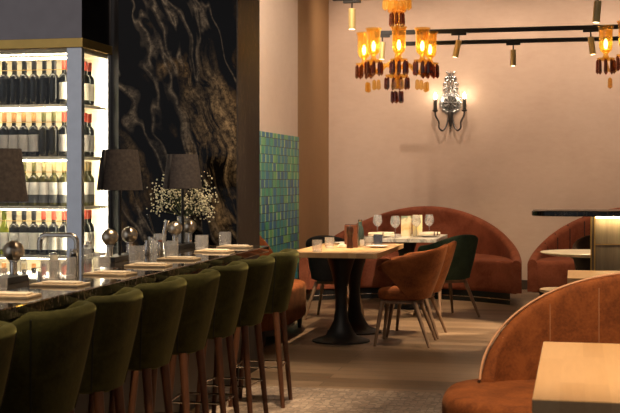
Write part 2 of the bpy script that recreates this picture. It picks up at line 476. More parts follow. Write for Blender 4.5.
def shell(plan, us, zb, zt, th, sx=1.0, sy=1.0, nz=5, c=(0, 0)):
    """curved upholstered back: swept section, rounded rim, optional taper to the bottom"""
    bm = bmesh.new()
    zbm = min(zb(u) for u in us); ztm = max(zt(u) for u in us)
    P = [Vector(plan(u)) for u in us]
    secs = []
    n = len(us)
    for i, u in enumerate(us):
        t = (P[min(i + 1, n - 1)] - P[max(i - 1, 0)]).normalized()
        nrm = Vector((-t.y, t.x))
        if nrm.dot(Vector(c) - P[i]) < 0: nrm = -nrm
        b0, t0 = zb(u), zt(u)
        h = max(t0 - b0, 0.02)
        tt = min(th, h * 0.9)
        pts = []
        for k in range(nz + 1):
            pts.append((0, b0 + (h - tt / 2) * k / nz))
        for a in (30, 60, 90, 120, 150):
            pts.append((th / 2 - th / 2 * cos(math.radians(a)), t0 - tt / 2 + tt / 2 * sin(math.radians(a))))
        for k in range(nz, -1, -1):
            pts.append((th, b0 + (h - tt / 2) * k / nz))
        ring = []
        for off, z in pts:
            q = P[i] + nrm * off
            f = (z - zbm) / max(ztm - zbm, 1e-6)
            f = 1 - (1 - f) ** 1.25
            kx = sx + (1 - sx) * f; ky = sy + (1 - sy) * f
            ring.append(bm.verts.new((c[0] + (q.x - c[0]) * kx, c[1] + (q.y - c[1]) * ky, z)))
        secs.append(ring)
    for a, b in zip(secs, secs[1:]):
        m = len(a)
        for k in range(m):
            bm.faces.new((a[k], a[(k + 1) % m], b[(k + 1) % m], b[k]))
    bm.faces.new(secs[0]); bm.faces.new(secs[-1][::-1])
    return bm

def smooth_path(pts, k=6):
    """Catmull-Rom through the points"""
    P = [Vector(p) for p in pts]
    P = [2 * P[0] - P[1]] + P + [2 * P[-1] - P[-2]]
    out = []
    for i in range(1, len(P) - 2):
        for j in range(k):
            u = j / k
            out.append(0.5 * ((2 * P[i]) + (P[i + 1] - P[i - 1]) * u + (2 * P[i - 1] - 5 * P[i] + 4 * P[i + 1] - P[i + 2]) * u * u + (3 * P[i] - P[i - 1] - 3 * P[i + 1] + P[i + 2]) * u ** 3))
    out.append(P[-2])
    return out

def lin(a, b, n):
    return [a + (b - a) * i / (n - 1) for i in range(n)]

def smooth01(x):
    x = max(0, min(1, x)); return x * x * (3 - 2 * x)

ORD = ['first', 'second', 'third', 'fourth', 'fifth', 'sixth', 'seventh', 'eighth', 'ninth', 'tenth', 'eleventh', 'twelfth']

build_materials()

# ================================================================== SETTING
struct('floor', B(-4.8, 4.0, 7.9, 15.8, -0.1, 0), M['floor'], 'oak plank floor of the dining area')
struct('floor_mosaic', B(-4.8, 4.0, -1.0, 7.9, -0.1, 0), M['mosaic'], 'beige mosaic floor beside the bar stools')
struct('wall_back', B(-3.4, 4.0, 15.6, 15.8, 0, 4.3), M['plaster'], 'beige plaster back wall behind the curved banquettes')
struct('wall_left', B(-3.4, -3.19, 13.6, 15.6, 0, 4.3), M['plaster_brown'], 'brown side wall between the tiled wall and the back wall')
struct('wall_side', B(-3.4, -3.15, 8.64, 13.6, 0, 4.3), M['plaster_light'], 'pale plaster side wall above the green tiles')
struct('wall_tiled', B(-3.15, -3.135, 8.64, 13.6, 0, 1.9), M['tile'], 'side wall clad in glossy green and teal tiles')
struct('wall_pillar', B(-3.17, -2.3, 8.04, 8.64, 0, 4.3), M['marble'], 'black marble pillar with gold veins at the end of the bar')
struct('wall_pillar_side', B(-2.3, -2.292, 8.045, 8.64, 0, 4.3), M['marble_honed'], 'honed dark marble side of the pillar')
struct('wall_fridge', B(-4.8, -3.17, 8.46, 8.64, 0, 4.3), M['black_panel'], 'black wall behind the wine fridge')
struct('ceiling', B(-5.0, 4.0, -1.0, 15.8, 4.3, 4.4), M['ceiling'], 'brown ceiling')
struct('trim_1', B(-3.15, 4.0, 15.575, 15.6, 0, 0.12), M['dark_wood'], 'dark skirting along the back wall')

# ================================================================== BAR
bar = thing('bar_counter', 'long bar counter with glossy black marble top and dark front', 'bar counter', (-2.335, 5.0, 0), math.radians(1.35))
obj('worktop', B(-0.36, 0.36, -3.6, 2.95, 0.905, 0.95, bev=0.004), M['marble_top'], bar, smooth=False)
obj('front_panel', B(0.02, 0.10, -3.6, 2.85, 0.0, 0.905), M['black_panel'], bar, smooth=False)
obj('end_panel', B(-0.32, 0.10, 2.85, 2.93, 0.0, 0.905), M['black_panel'], bar, smooth=False)
obj('plinth', B(-0.30, 0.02, -3.6, 2.85, 0.0, 0.10), M['black_paint'], bar, smooth=False)
ws = thing('work_counter', 'lower steel work counter behind the bar top', 'counter', (-2.93, 5.0, 0))
obj('worktop', B(-0.20, 0.20, -3.6, 3.02, 0.83, 0.87), M['steel'], ws, smooth=False)
obj('carcass', B(-0.20, 0.18, -3.6, 3.02, 0.0, 0.83), M['black_panel'], ws, smooth=False)

# -------- bar stools
def make_stool():
    t = thing('bar_stool', '', 'bar stool', (0, 0, 0), 0, 'green velvet bar stools along the bar')
    a, b, A = 0.215, 0.234, math.radians(97)
    def plan(u):
        return (a * spow(cos(u), 0.70), b * spow(sin(u), 0.70))
    us = lin(-A, A, 49)
    zt = lambda u: 0.96 - 0.055 * smooth01((abs(u) - math.radians(66)) / math.radians(31))
    zb = lambda u: 0.585
    bk = obj('backrest', shell(plan, us, zb, zt, 0.055, 0.66, 0.64, 8), M['green_velvet'], t)
    for u in (-1.15, 0.42):
        bm = bmesh.new()
        pts = []
        for k in range(9):
            z = 0.59 + (0.935 - 0.59) * k / 8
            f = 1 - (1 - (z - 0.585) / 0.375) ** 1.25
            p = plan(u)
            pts.append((p[0] * (0.66 + 0.34 * f), p[1] * (0.64 + 0.36 * f), z))
        obj('seam_piping', tube(bm, pts, 0.0035, 6), M['green_seam'], bk)
    obj('seat', cushion(superellipse(0.16, 0.15, 2.8, -0.02, 0), 0.575, 0.70, 0.035), M['green_velvet'], t)
    for sx in (-1, 1):
        for sy in (-1, 1):
            obj('leg', T([(0.115 * sx - 0.02, 0.115 * sy, 0.585), (0.165 * sx - 0.02, 0.145 * sy, 0.0)], [0.021, 0.0135], 12), M['walnut'], t)
    z = 0.245
    k = 0.1445; kx, ky = k, 0.1325
    bm = bmesh.new()
    for p, q in (((-kx, -ky), (kx, -ky)), ((kx, -ky), (kx, ky)), ((kx, ky), (-kx, ky)), ((-kx, ky), (-kx, -ky))):
        tube(bm, [(p[0] - 0.02, p[1], z), (q[0] - 0.02, q[1], z)], 0.006, 8)
    obj('footrest', bm, M['nickel'], t)
    return t

stool0 = make_stool()
sy = [7.29, 6.60, 6.08, 5.51, 5.03, 4.45, 3.91, 3.26]
sl = ['farthest green velvet bar stool, nearest the end of the bar and the orange booth',
      'second green velvet bar stool from the far end of the bar',
      'third green velvet bar stool from the far end of the bar',
      'fourth green velvet bar stool from the far end of the bar',
      'fifth green velvet bar stool from the far end of the bar',
      'sixth green velvet bar stool from the far end of the bar, third from the front',
      'large near green velvet bar stool, second from the front, back filling the lower left',
      'nearest green velvet bar stool, cut off by the left edge of the photo']
for i, y in enumerate(sy):
    loc = (-1.905 + (0.01 if i % 2 else 0) + (0.03 if i > 5 else 0), y, 0)
    rz = math.radians([4, -3, 2, -2, 0, 3, -1, 0][i])
    if i == 0:
        stool0.location = loc; stool0.rotation_euler = (0, 0, rz); stool0['label'] = sl[0]
    else:
        dup(stool0, loc, rz, sl[i])

# -------- place settings on the bar
brd0 = None
by = [7.70, 7.20, 6.46, 5.93, 5.37, 4.77, 4.26, 3.72]
for i, y in enumerate(by):
    n = ORD[i]
    lab = f'tan wooden serving board, {n} from the far end of the bar top'
    if brd0 is None:
        brd0 = obj('serving_board', B(-0.11, 0.11, -0.07, 0.07, 0, 0.010, bev=0.002), M['board'], smooth=False)
        tag(brd0, lab, 'board', 'serving boards along the bar')
        nap0 = obj('folded_napkin', B(-0.08, 0.08, -0.035, 0.035, 0, 0.008, bev=0.003), M['linen'], smooth=False)
        tag(nap0, '', 'napkin', 'napkins on the serving boards')
        b, k = brd0, nap0
    else:
        b = brd0.copy(); COL.objects.link(b); k = nap0.copy(); COL.objects.link(k)
        b['label'] = lab
    k['label'] = f'pale folded napkin on the {n} serving board from the far end'
    bx = -2.15 - 0.0236 * (y - 5)
    b.location = (bx, y, 0.95); k.location = (bx + 0.01, y, 0.960)
    b.rotation_euler = k.rotation_euler = (0, 0, math.radians([2, -3, 1, 3, -2, 0, 2, 0][i]))

def make_tumbler(r=0.042, h=0.098, mat='tumbler'):
    t = thing('tumbler', '', 'glass')
    bm = bmesh.new()
    seg = 48
    def ring(rad, z, rib):
        return [bm.verts.new(((rad + (rib if i % 4 < 2 else 0)) * cos(2 * PI * i / seg), (rad + (rib if i % 4 < 2 else 0)) * sin(2 * PI * i / seg), z)) for i in range(seg)]
    R = [ring(r * 0.9, 0, 0), ring(r * 0.95, 0.004, 0.0012), ring(r, h * 0.78, 0.0016), ring(r, h * 0.85, 0), ring(r, h, 0), ring(r - 0.003, h, 0), ring(r - 0.004, 0.016, 0)]
    for a, b in zip(R, R[1:]):
        for i in range(seg): bm.faces.new((a[i], a[(i + 1) % seg], b[(i + 1) % seg], b[i]))
    bm.faces.new(R[0][::-1]); bm.faces.new(R[-1])
    gb_ = obj('glass_body', bm, M[mat], t, angle=25)
    obj('glass_base', L([(r * 0.88, 0.001), (r * 0.9, 0.016), (0, 0.016)], 24), M['frosted'], gb_)
    return t
tum0 = make_tumbler()
tpos = [(-2.32, 7.83, 0), (-2.33, 7.34, 0), (-2.28, 6.60, 0), (-2.29, 6.07, 0), (-2.26, 5.51, 0), (-2.25, 4.90, 0), (-2.25, 4.40, 0)]
for i, (x, y, _) in enumerate(tpos):
    lab = f'ribbed clear tumbler behind the {ORD[i]} serving board from the far end of the bar'
    if i == 0:
        tum0.location = (x, y, 0.95); tum0['label'] = lab; tum0['group'] = 'tumblers along the bar'
    else:
        dup(tum0, (x, y, 0.95), i * 0.3, lab)
for (x, y, lab) in [(-2.26, 5.10, 'ribbed clear tumbler beside the tap, second glass of a pair')]:
    dup(tum0, (x, y, 0.95), 0.2, lab)

# -------- table lamps on the bar
def make_lamp():
    t = thing('table_lamp', '', 'table lamp', (0, 0, 0), 0, 'table lamps along the bar')
    obj('base', B(-0.05, 0.05, -0.20, 0.20, 0, 0.028, bev=0.003), M['black_paint'], t, smooth=False)
    obj('stem', T([(0, 0, 0.02), (0, 0, 0.56)], 0.0095, 12), M['black_paint'], t)
    bm = bmesh.new()
    lathe(bm, [(0.127, 0.392), (0.129, 0.394), (0.101, 0.620), (0.099, 0.620), (0.125, 0.394), (0.127, 0.392)], 48, cap=False)
    sh = obj('lamp_shade', bm, M['shade'], t)
    a = math.radians(-118)
    s = bmesh.new()
    rows = []
    for z, r in ((0.394, 0.1295), (0.620, 0.1015)):
        rows.append([s.verts.new(((r + 0.0015) * cos(a + d), (r + 0.0015) * sin(a + d), z)) for d in (-0.07, -0.035, 0, 0.035, 0.07)])
    for k in range(4): s.faces.new((rows[0][k], rows[0][k + 1], rows[1][k + 1], rows[1][k]))
    se = obj('shade_seam', s, M['shade_seam'], sh)
    md = se.modifiers.new('solid', 'SOLIDIFY'); md.thickness = 0.002; md.offset = 1
    sp = bmesh.new()
    for k in range(3):
        an = k * 2 * PI / 3 + 0.3
        tube(sp, [(0, 0, 0.555), (0.100 * cos(an), 0.100 * sin(an), 0.612)], 0.0025, 6)
    obj('shade_spider', sp, M['black_paint'], t)
    for sgn in (-1, 1):
        g = obj('globe', sphere(bmesh.new(), (0.0, 0.15 * sgn, 0.135), 0.047, 24, 16), M['mirror_globe'], t, label='mirrored globe')
        obj('globe_post', L([(0.017, 0.028), (0.017, 0.085), (0.022, 0.09), (0.022, 0.098), (0.0, 0.1)], 16, (0, 0.15 * sgn)), M['chrome'], g)
    return t
lamp0 = make_lamp()
lamp0.location = (-2.50, 6.36, 0.95)
lamp0['label'] = 'middle brown shaded table lamp standing before the right side of the wine fridge'
dup(lamp0, (-2.545, 7.60, 0.95), 0, 'farthest brown shaded table lamp in front of the black marble pillar and flowers')
near_lamp = dup(lamp0, (-2.435, 4.77, 0.95), 0, 'nearest brown shaded table lamp, cut by the left edge, before the fridge bottles')

for ch_ in near_lamp.children:
    if ch_.name.startswith(('lamp_shade', 'shade_spider')): ch_.location.z -= 0.035
# -------- tap
tap = thing('bar_tap', 'tall arched nickel tap behind the bar in front of the fridge bottles', 'tap', (-2.80, 6.2, 0.87))
R = 0.04
pts = [(0.11, 0, 0.0), (0.11, 0, 0.185)] + [(0.11 - R + R * cos(a), 0, 0.185 + R * sin(a)) for a in lin(0.1, PI / 2, 6)]
pts += [(-0.07 - R * sin(a), 0, 0.185 + R * cos(a)) for a in lin(0.0, PI / 2 - 0.1, 6)] + [(-0.11, 0, 0.185), (-0.11, 0, 0.14)]
obj('spout', T(pts, 0.0145, 14), M['nickel'], tap)
obj('tap_base', L([(0.026, 0), (0.026, 0.02), (0.016, 0.03), (0.0, 0.03)], 20, (0.11, 0)), M['nickel'], tap)
obj('handle', T([(0.125, -0.0, 0.05), (0.15, -0.05, 0.065)], 0.006, 8), M['nickel'], tap)

# -------- small bar things
def jar(name, label, loc, r, h, mat, capmat=None, group=None):
    t = thing(name, label, 'jar' if 'jar' in name else 'bottle', loc, 0, group)
    obj('body', L([(r * 0.9, 0), (r, 0.004), (r, h * 0.7), (r * 0.75, h * 0.82), (r * 0.75, h * 0.9), (0, h * 0.9)], 16), M[mat], t)
    if capmat: obj('lid', L([(r * 0.8, h * 0.88), (r * 0.8, h), (0, h)], 16), M[capmat], t)
    return t
for i, (x, y, r, h, m, cp, nm) in enumerate([
        (-2.60, 5.95, 0.022, 0.085, 'label_cream', 'chrome', 'small cream jar with chrome lid left of the tap spout'),
        (-2.58, 6.06, 0.020, 0.10, 'tumbler', 'chrome', 'small clear bottle with chrome cap behind the tap'),
        (-2.55, 5.84, 0.018, 0.075, 'bottle_dark', 'chrome', 'tiny dark bottle with chrome cap near the tap'),
        (-2.62, 6.20, 0.020, 0.11, 'tumbler', 'nickel', 'clear bottle with nickel cap right of the tap'),
        (-2.60, 5.70, 0.022, 0.08, 'label_cream', 'nickel', 'squat cream jar under the tap spout'),
        (-2.50, 6.80, 0.018, 0.09, 'chrome', 'chrome', 'chrome shaker just beyond the middle lamp'),
        (-2.46, 6.92, 0.018, 0.085, 'nickel', 'mill_wood', 'nickel shaker with wooden lid beyond the middle lamp'),
        (-2.56, 7.02, 0.018, 0.10, 'tumbler', 'chrome', 'clear slim bottle beyond the middle lamp'),
        (-2.60, 7.20, 0.02, 0.08, 'tumbler', 'chrome', 'clear bottle left of the cutlery glass'),
        (-2.58, 5.25, 0.02, 0.09, 'tumbler', 'nickel', 'clear bottle with nickel cap beside the nearest lamp base'),
        (-2.60, 5.36, 0.018, 0.07, 'tumbler', 'chrome', 'small clear jar between nearest lamp and tap')]):
    jar('spice_jar' if h < 0.09 else 'bitters_bottle', nm, (x, y, 0.95), r, h, m, cp, 'small bottles behind the bar settings')

uj = thing('tool_glass', 'clear glass holding bar tools in front of the marble pillar', 'glass', (-2.64, 7.42, 0.95))
obj('glass_body', L([(0.038, 0), (0.042, 0.1), (0.039, 0.1), (0.036, 0.006), (0, 0.006)], 24), M['tumbler'], uj)
ms = tag(obj('muddler', T([(0.0, 0, 0.0), (0.033, 0.02, 0.18)], [0.012, 0.017], 12), M['nickel'], None, (-2.63, 7.42, 0.958)), 'pale metal muddler leaning right in the tool glass', 'bar tool')
sp = tag(obj('bar_spoon', T([(0.0, 0, 0.0), (-0.06, 0.01, 0.19), (-0.07, 0.01, 0.215)], [0.005, 0.006, 0.009], 8), M['ebony'], None, (-2.652, 7.42, 0.958)), 'black bar spoon leaning left in the tool glass', 'bar tool')

# -------- vase with flowers
vase = thing('flower_vase', 'clear glass vase of white baby breath behind the farthest lamp', 'vase', (-2.64, 7.895, 0.95))
obj('vase_body', L([(0.045, 0), (0.05, 0.01), (0.04, 0.12), (0.045, 0.2), (0.042, 0.2), (0.037, 0.12), (0.046, 0.012), (0, 0.012)], 24), M['tumbler'], vase)
bm = bmesh.new(); fb = bmesh.new()
rr = random.Random(3)
tips = []
for k in range(26):
    an = rr.uniform(0, 2 * PI); R0 = rr.uniform(0.04, 0.21); h = rr.uniform(0.26, 0.45) - 0.25 * max(0, R0 - 0.1)
    dx = R0 * cos(an) * 1.05; dy = max(-0.06, min(0.06, R0 * sin(an)))
    if k < 5: dx, dy, h = -0.20 + 0.03 * k * 0.6, 0.05, 0.24 + 0.05 * k
    elif k < 12: dx, dy, h = 0.09 + 0.016 * (k - 5), -0.02, 0.38 - 0.025 * (k - 5)
    tube(bm, [(0.01 * cos(an), 0.01 * sin(an), 0.015), (0.022 * cos(an), 0.022 * sin(an), 0.2), (dx * 0.6, dy * 0.6, 0.2 + (h - 0.2) * 0.6), (dx, dy, h)], 0.0016, 5)
    tips.append((dx, dy, h))
for (dx, dy, h) in tips:
    for j in range(26):
        c = (dx + rr.gauss(0, 0.030), max(-0.10, min(0.13, dy + rr.gauss(0, 0.030))), h + rr.gauss(0, 0.030))
        bmesh.ops.create_icosphere(fb, subdivisions=1, radius=rr.uniform(0.004, 0.0075), matrix=Matrix.Translation(c))
obj('stems', bm, M['stem_green'], vase)
o = obj('blossoms', fb, M['blossom'], vase); o['kind'] = 'stuff'

# ================================================================== WINE FRIDGE
FX0, FX1, FY0, FY1 = -4.6, -3.39, 7.9, 8.45
fr = thing('wine_fridge', 'tall steel and glass wine fridge with brass band full of bottles', 'wine fridge', (-4.0, 8.17, 0))
def fo(name, bm, mat, parent=fr, **k):
    bmesh.ops.translate(bm, verts=bm.verts, vec=(4.0, -8.17, 0))
    return obj(name, bm, M[mat], parent, smooth=k.pop('smooth', False), **k)
fo('base_cabinet', B(FX0, FX1 + 0.05, FY0 - 0.05, FY1, 0, 0.44), 'steel')
bm = B(FX0, FX1, FY0, FY1, 2.40, 3.4)
fo('top_panel', bm, 'steel_dark')
bm = B(FX0 - 0.01, FX1 + 0.01, FY0 - 0.012, FY1, 2.335, 2.40, bev=0.002)
fo('brass_band', bm, 'brass')
fo('corner_post', B(FX1 - 0.115, FX1, FY0, FY0 + 0.05, 0.44, 2.335, bev=0.003), 'steel')
fo('rear_post', B(FX1 - 0.03, FX1, FY1 - 0.055, FY1, 0.44, 2.335, bev=0.003), 'steel')
fo('bottom_rail', B(FX0, FX1, FY0, FY1, 0.44, 0.48), 'nickel')
fo('rear_panel', B(FX0, FX1 - 0.03, FY1 - 0.02, FY1, 0.48, 2.335), 'fridge_back')
fo('end_panel', B(FX0, FX0 + 0.02, FY0 + 0.03, FY1 - 0.02, 0.48, 2.335), 'fridge_back')
fo('lining_top', B(FX0 + 0.02, FX1 - 0.01, FY0 + 0.03, FY1 - 0.06, 2.30, 2.334), 'fridge_back')
fo('front_pane', B(FX0 + 0.02, FX1 - 0.115, FY0 + 0.010, FY0 + 0.016, 0.482, 2.333), 'pane')
fo('side_pane', B(FX1 - 0.012, FX1 - 0.006, FY0 + 0.05, FY1 - 0.055, 0.482, 2.333), 'pane')
fo('light_strip', B(FX1 - 0.05, FX1 - 0.032, FY1 - 0.085, FY1 - 0.055, 0.49, 2.29), 'led_cool')
fo('light_strip', B(FX1 - 0.105, FX1 - 0.09, FY0 + 0.055, FY0 + 0.07, 0.49, 2.29), 'led_cool')  # unseen strip added behind the post to light the labels
fo('light_strip', B(FX0 + 0.04, FX1 - 0.14, FY0 + 0.30, FY0 + 0.312, 2.288, 2.298), 'led_cool')  # added rear strip that backlights the top row
SHELVES = [1.94, 1.567, 1.212, 0.862, 0.48]
fo('light_strip', B(FX0 + 0.04, FX1 - 0.14, FY0 + 0.052, FY0 + 0.058, 2.294, 2.298), 'led_added')  # added front strip, brightens the top row labels
for z in SHELVES[:4]:
    s = fo('shelf', B(FX0 + 0.02, FX1 - 0.02, FY0 + 0.05, FY1 - 0.06, z - 0.022, z), 'shelf')
    fo('added_shelf_light', B(FX0 + 0.04, FX1 - 0.14, FY0 + 0.052, FY0 + 0.058, z - 0.026, z - 0.0225), 'led_added', s)  # added front strip, brightens the labels below
    fo('added_shelf_light', B(FX0 + 0.04, FX1 - 0.14, FY0 + 0.30, FY0 + 0.31, z - 0.030, z - 0.0225), 'led_cool', s)  # added rear strip so the bottles stand backlit
for z in SHELVES[:4]:
    fo('shelf_rail', T([(FX0 + 0.02, FY0 + 0.045, z + 0.245), (FX1 - 0.02, FY0 + 0.045, z + 0.245)], 0.003, 6), 'brass')

def make_bottle(glass, cap, label, shape='bordeaux', band=False, h=0.318, r=0.037):
    t = thing('wine_bottle', '', 'bottle')
    if shape == 'bordeaux':
        pr = [(r * 0.9, 0), (r, 0.005), (r, h * 0.60), (r * 0.85, h * 0.66), (r * 0.42, h * 0.715), (r * 0.39, h * 0.95), (r * 0.44, h * 0.955), (r * 0.44, h), (0, h)]
    else:
        pr = [(r * 0.9, 0), (r, 0.005), (r, h * 0.46), (r * 0.85, h * 0.56), (r * 0.55, h * 0.68), (r * 0.4, h * 0.78), (r * 0.39, h), (0, h)]
    obj('body', L(pr, 20), M[glass], t)
    if cap: obj('capsule', L([(r * 0.44, h * 0.80), (r * 0.47, h * 0.81), (r * 0.47, h * 1.004), (0, h * 1.004)], 16), M[cap], t)
    if label:
        z0, z1 = (0.12, 0.50) if not band else (0.26, 0.54)
        lb = obj('bottle_label', L([(0, h * z0), (r + 0.001, h * z0), (r + 0.001, h * z1), (0, h * z1)], 24), M[label], t)
        if band: obj('label_band', L([(0, h * 0.08), (r + 0.001, h * 0.08), (r + 0.001, h * 0.25), (0, h * 0.25)], 24), M['label_band'], lb)
    return t
PROTO = {}
def bottle(key, loc, lab, grp):
    spec = {
        'black': ('bottle_black', None, None), 'blackcap': ('bottle_black', 'cap_black', None),
        'blackred': ('bottle_black', 'cap_red', 'label_cream'), 'tangrey': ('bottle_black', 'cap_tan', 'label_grey'),
        'brown': ('bottle_dark', 'cap_olive', None), 'redgrey': ('bottle_black', 'cap_red', 'label_grey'),
        'olive': ('bottle_olive', 'cap_olive', 'label_white', 'bordeaux', True), 'olivegold': ('bottle_olive', 'cap_gold', 'label_white', 'bordeaux', True),
        'green': ('bottle_green', 'bottle_green', 'label_white', 'burgundy'), 'darkwhite': ('bottle_dark', 'cap_black', 'label_white'),
        'redwhite': ('bottle_black', 'cap_red', 'label_white')}[key]
    if key not in PROTO:
        o = make_bottle(*spec); PROTO[key] = o
    else:
        o = copy_tree(PROTO[key])
    o.location = loc; o['label'] = lab; o['group'] = grp; o['category'] = 'bottle'
    return o
xs = [-4.12 + 0.0775 * i for i in range(8)]
rows = [['black', 'black', 'blackcap', 'black', 'blackcap', 'black', 'black', 'blackred'],
        ['tangrey', 'tangrey', 'tangrey', 'tangrey', 'tangrey', 'brown', 'brown', 'redgrey'],
        ['olive', 'olive', 'olive', 'olive', 'olive', 'olivegold', 'olivegold', 'olivegold'],
        ['green', 'green', 'darkwhite', 'darkwhite', 'darkwhite', 'redwhite', 'redwhite', 'redwhite'],
        ['darkwhite', 'tangrey', 'darkwhite', 'olivegold', 'tangrey', 'darkwhite', 'olivegold', 'redwhite']]
desc = {'black': 'plain black bottle', 'blackcap': 'black bottle, black capsule', 'blackred': 'black bottle, cream label, red capsule',
        'tangrey': 'dark bottle, grey label, tan capsule', 'brown': 'unlabelled brown bottle', 'redgrey': 'dark bottle, grey label, red capsule',
        'olive': 'olive bottle, white and grey label', 'olivegold': 'olive bottle, white label, gold capsule',
        'green': 'yellow green bottle, white label', 'darkwhite': 'dark bottle, white label', 'redwhite': 'dark bottle, white label, red capsule'}
side = ['blackred', 'redgrey', 'olivegold', 'redwhite', 'darkwhite']
shn = ['top', 'second', 'third', 'fourth', 'bottom']
for r, keys in enumerate(rows):
    g = f'wine bottles on the {shn[r]} fridge shelf'
    for i, k in enumerate(keys):
        z = SHELVES[r]
        bottle(k, (xs[i], 8.02 + rr.uniform(-0.006, 0.006), z), f'{desc[k]}, {ORD[i]} in front row, {shn[r]} fridge shelf', g)
    for i, k in enumerate(keys if r == 0 else []):
        k2 = k if k not in ('green',) else 'darkwhite'
        bottle(k2, (xs[i] + 0.036, 8.12, SHELVES[r]), f'{desc[k2]}, {ORD[i]} in rear row, {shn[r]} fridge shelf', g)
    for j, (x, y) in enumerate([(-3.475, 8.16), (-3.475, 8.24)]):
        bottle(side[r], (x, y, SHELVES[r]), f'{desc[side[r]]}, {["nearer", "farther"][j]} behind side pane, {shn[r]} shelf', g)

# ================================================================== DINING CHAIRS
def make_chair(fab, wd):
    t = thing('dining_chair', '', 'chair')
    a, b, A = 0.365, 0.285, math.radians(128)
    def plan(u):
        return (a * spow(cos(u), 0.85), b * spow(sin(u), 0.85))
    us = lin(-A, A, 45)
    def zt(u):
        return 0.855 - 0.13 * smooth01(abs(u) / math.radians(115)) - 0.05 * smooth01((abs(u) - math.radians(105)) / math.radians(25))
    def zb(u):
        return 0.40 + 0.235 * smooth01((abs(u) - math.radians(72)) / math.radians(50))
    obj('backrest', shell(plan, us, zb, zt, 0.045, 0.60, 0.80, 7), M[fab], t)
    obj('seat', cushion(superellipse(0.21, 0.215, 2.8, -0.02, 0), 0.385, 0.475, 0.035), M[fab], t)
    obj('seat_frame', loft_outline(bmesh.new(), superellipse(0.19, 0.18, 3, -0.03, 0), [(0, 0.355), (0, 0.39)]), M[wd], t)
    for s in (-1, 1):
        obj('leg', T([(-0.175, 0.17 * s, 0.37), (-0.225, 0.245 * s, 0.0)], [0.021, 0.0125], 12), M[wd], t)
        obj('leg', T([(0.10, 0.16 * s, 0.37), (0.235, 0.245 * s, 0.0)], [0.021, 0.0125], 12), M[wd], t)
    return t
oc = make_chair('rust_velvet', 'oak_leg')
oc.location = (-1.42, 10.22, 0); oc['label'] = 'nearer rust velvet tub chair at the right side of the pedestal table'; oc['group'] = 'rust velvet chairs at the pedestal table'
dup(oc, (-1.40, 10.80, 0), math.radians(-2), 'farther rust velvet tub chair, half hidden behind the nearer one')
gc = make_chair('green_velvet_dark', 'oak_leg')
gc.location = (-1.29, 12.33, 0); gc.rotation_euler = (0, 0, math.radians(-48)); gc['label'] = 'dark green tub chair at the far table in front of the banquette'
kc = make_chair('black_fabric', 'oak_leg')
kc.location = (-2.38, 11.93, 0); kc.rotation_euler = (0, 0, math.radians(-95)); kc['label'] = 'black tub chair between the pedestal table and the far white table'
bc = make_chair('brown_fabric', 'oak_leg')
bc.location = (0.25, 12.0, 0); bc.rotation_euler = (0, 0, math.radians(95)); bc['label'] = 'dark brown chair behind the round ivory table, beside the panelled column'

# ================================================================== TABLES
def pedestal(parent, x, y, h, R=0.25):
    p = obj('pedestal', L([(R, 0), (R, 0.012), (R * 0.86, 0.024), (R * 0.55, 0.05), (0.105, 0.10), (0.065, 0.18), (0.052, 0.28), (0.05, 0.36), (0.058, 0.48), (0.085, 0.60), (0.12, h - 0.03), (0.15, h - 0.012), (0.15, h)], 36, (x, y)), M['cast_iron'], parent)
    return p
nt = thing('dining_table', 'wooden dining table on two black trumpet pedestals beside the rust chairs', 'table', (-1.985, 10.6, 0))
obj('tabletop', B(-0.385, 0.385, -0.78, 0.80, 0.748, 0.79, bev=0.003), M['table_wood'], nt, smooth=False)
pedestal(nt, 0.0, -0.36, 0.748); pedestal(nt, 0.0, 0.29, 0.748)

ft = thing('dining_table', 'white marble topped table laid with wine glasses before the banquette', 'table', (-1.82, 13.15, 0))
obj('tabletop', B(-0.40, 0.40, -0.55, 0.55, 0.74, 0.78, bev=0.003), M['white_top'], ft, smooth=False)
pedestal(ft, 0, 0, 0.74, 0.24)

mt = thing('dining_table', 'pale wooden table just behind the big rust booth back', 'table', (0.42, 8.50, 0))
obj('tabletop', B(-0.47, 0.60, -0.36, 0.36, 0.705, 0.75, bev=0.003), M['table_wood_pale'], mt, smooth=False)
pedestal(mt, 0.0, 0, 0.705, 0.24)

fg = thing('dining_table', 'nearest pale wooden table in the lower right corner before the booth', 'table', (0.405, 4.25, 0))
obj('tabletop', B(-0.53, 0.60, -0.63, 0.67, 0.705, 0.75, bev=0.004), M['table_wood_pale'], fg, smooth=False)
pedestal(fg, 0.1, 0.1, 0.705, 0.26)

wt = thing('round_table', 'small round ivory table partly hidden by the panelled column', 'table', (0.10, 11.15, 0))
obj('tabletop', L([(0.0, 0.715), (0.30, 0.715), (0.395, 0.735), (0.41, 0.745), (0.405, 0.75), (0.0, 0.75)], 56), M['ivory_top'], wt)
pedestal(wt, 0, 0, 0.715, 0.22)

# high counter with panelled column
hc = thing('service_column', 'panelled column with brass corner carrying a black marble slab top', 'service counter', (0.55, 9.9, 0))
obj('column_body', B(-0.425, 0.45, -0.28, 0.28, 0, 1.115), M['column_wood'], hc, smooth=False)
for x in (-0.432, -0.405):
    obj('brass_corner', B(x, x + 0.009, -0.290, -0.272, 0, 1.115), M['brass'], hc, smooth=False)
obj('panel_seam', B(-0.395, 0.45, -0.284, -0.279, 0.895, 0.900), M['brass'], hc, smooth=False)
obj('slab_top', loft_outline(bmesh.new(), superellipse(0.89, 0.34, 5, 0.0, 0.0, 72), [(0.006, 1.115), (0, 1.121), (0, 1.152), (0.006, 1.157)]), M['marble_slab'], hc)
obj('light_strip', B(-0.39, 0.44, -0.335, -0.315, 1.105, 1.1148), M['led_warm'], hc, smooth=False)

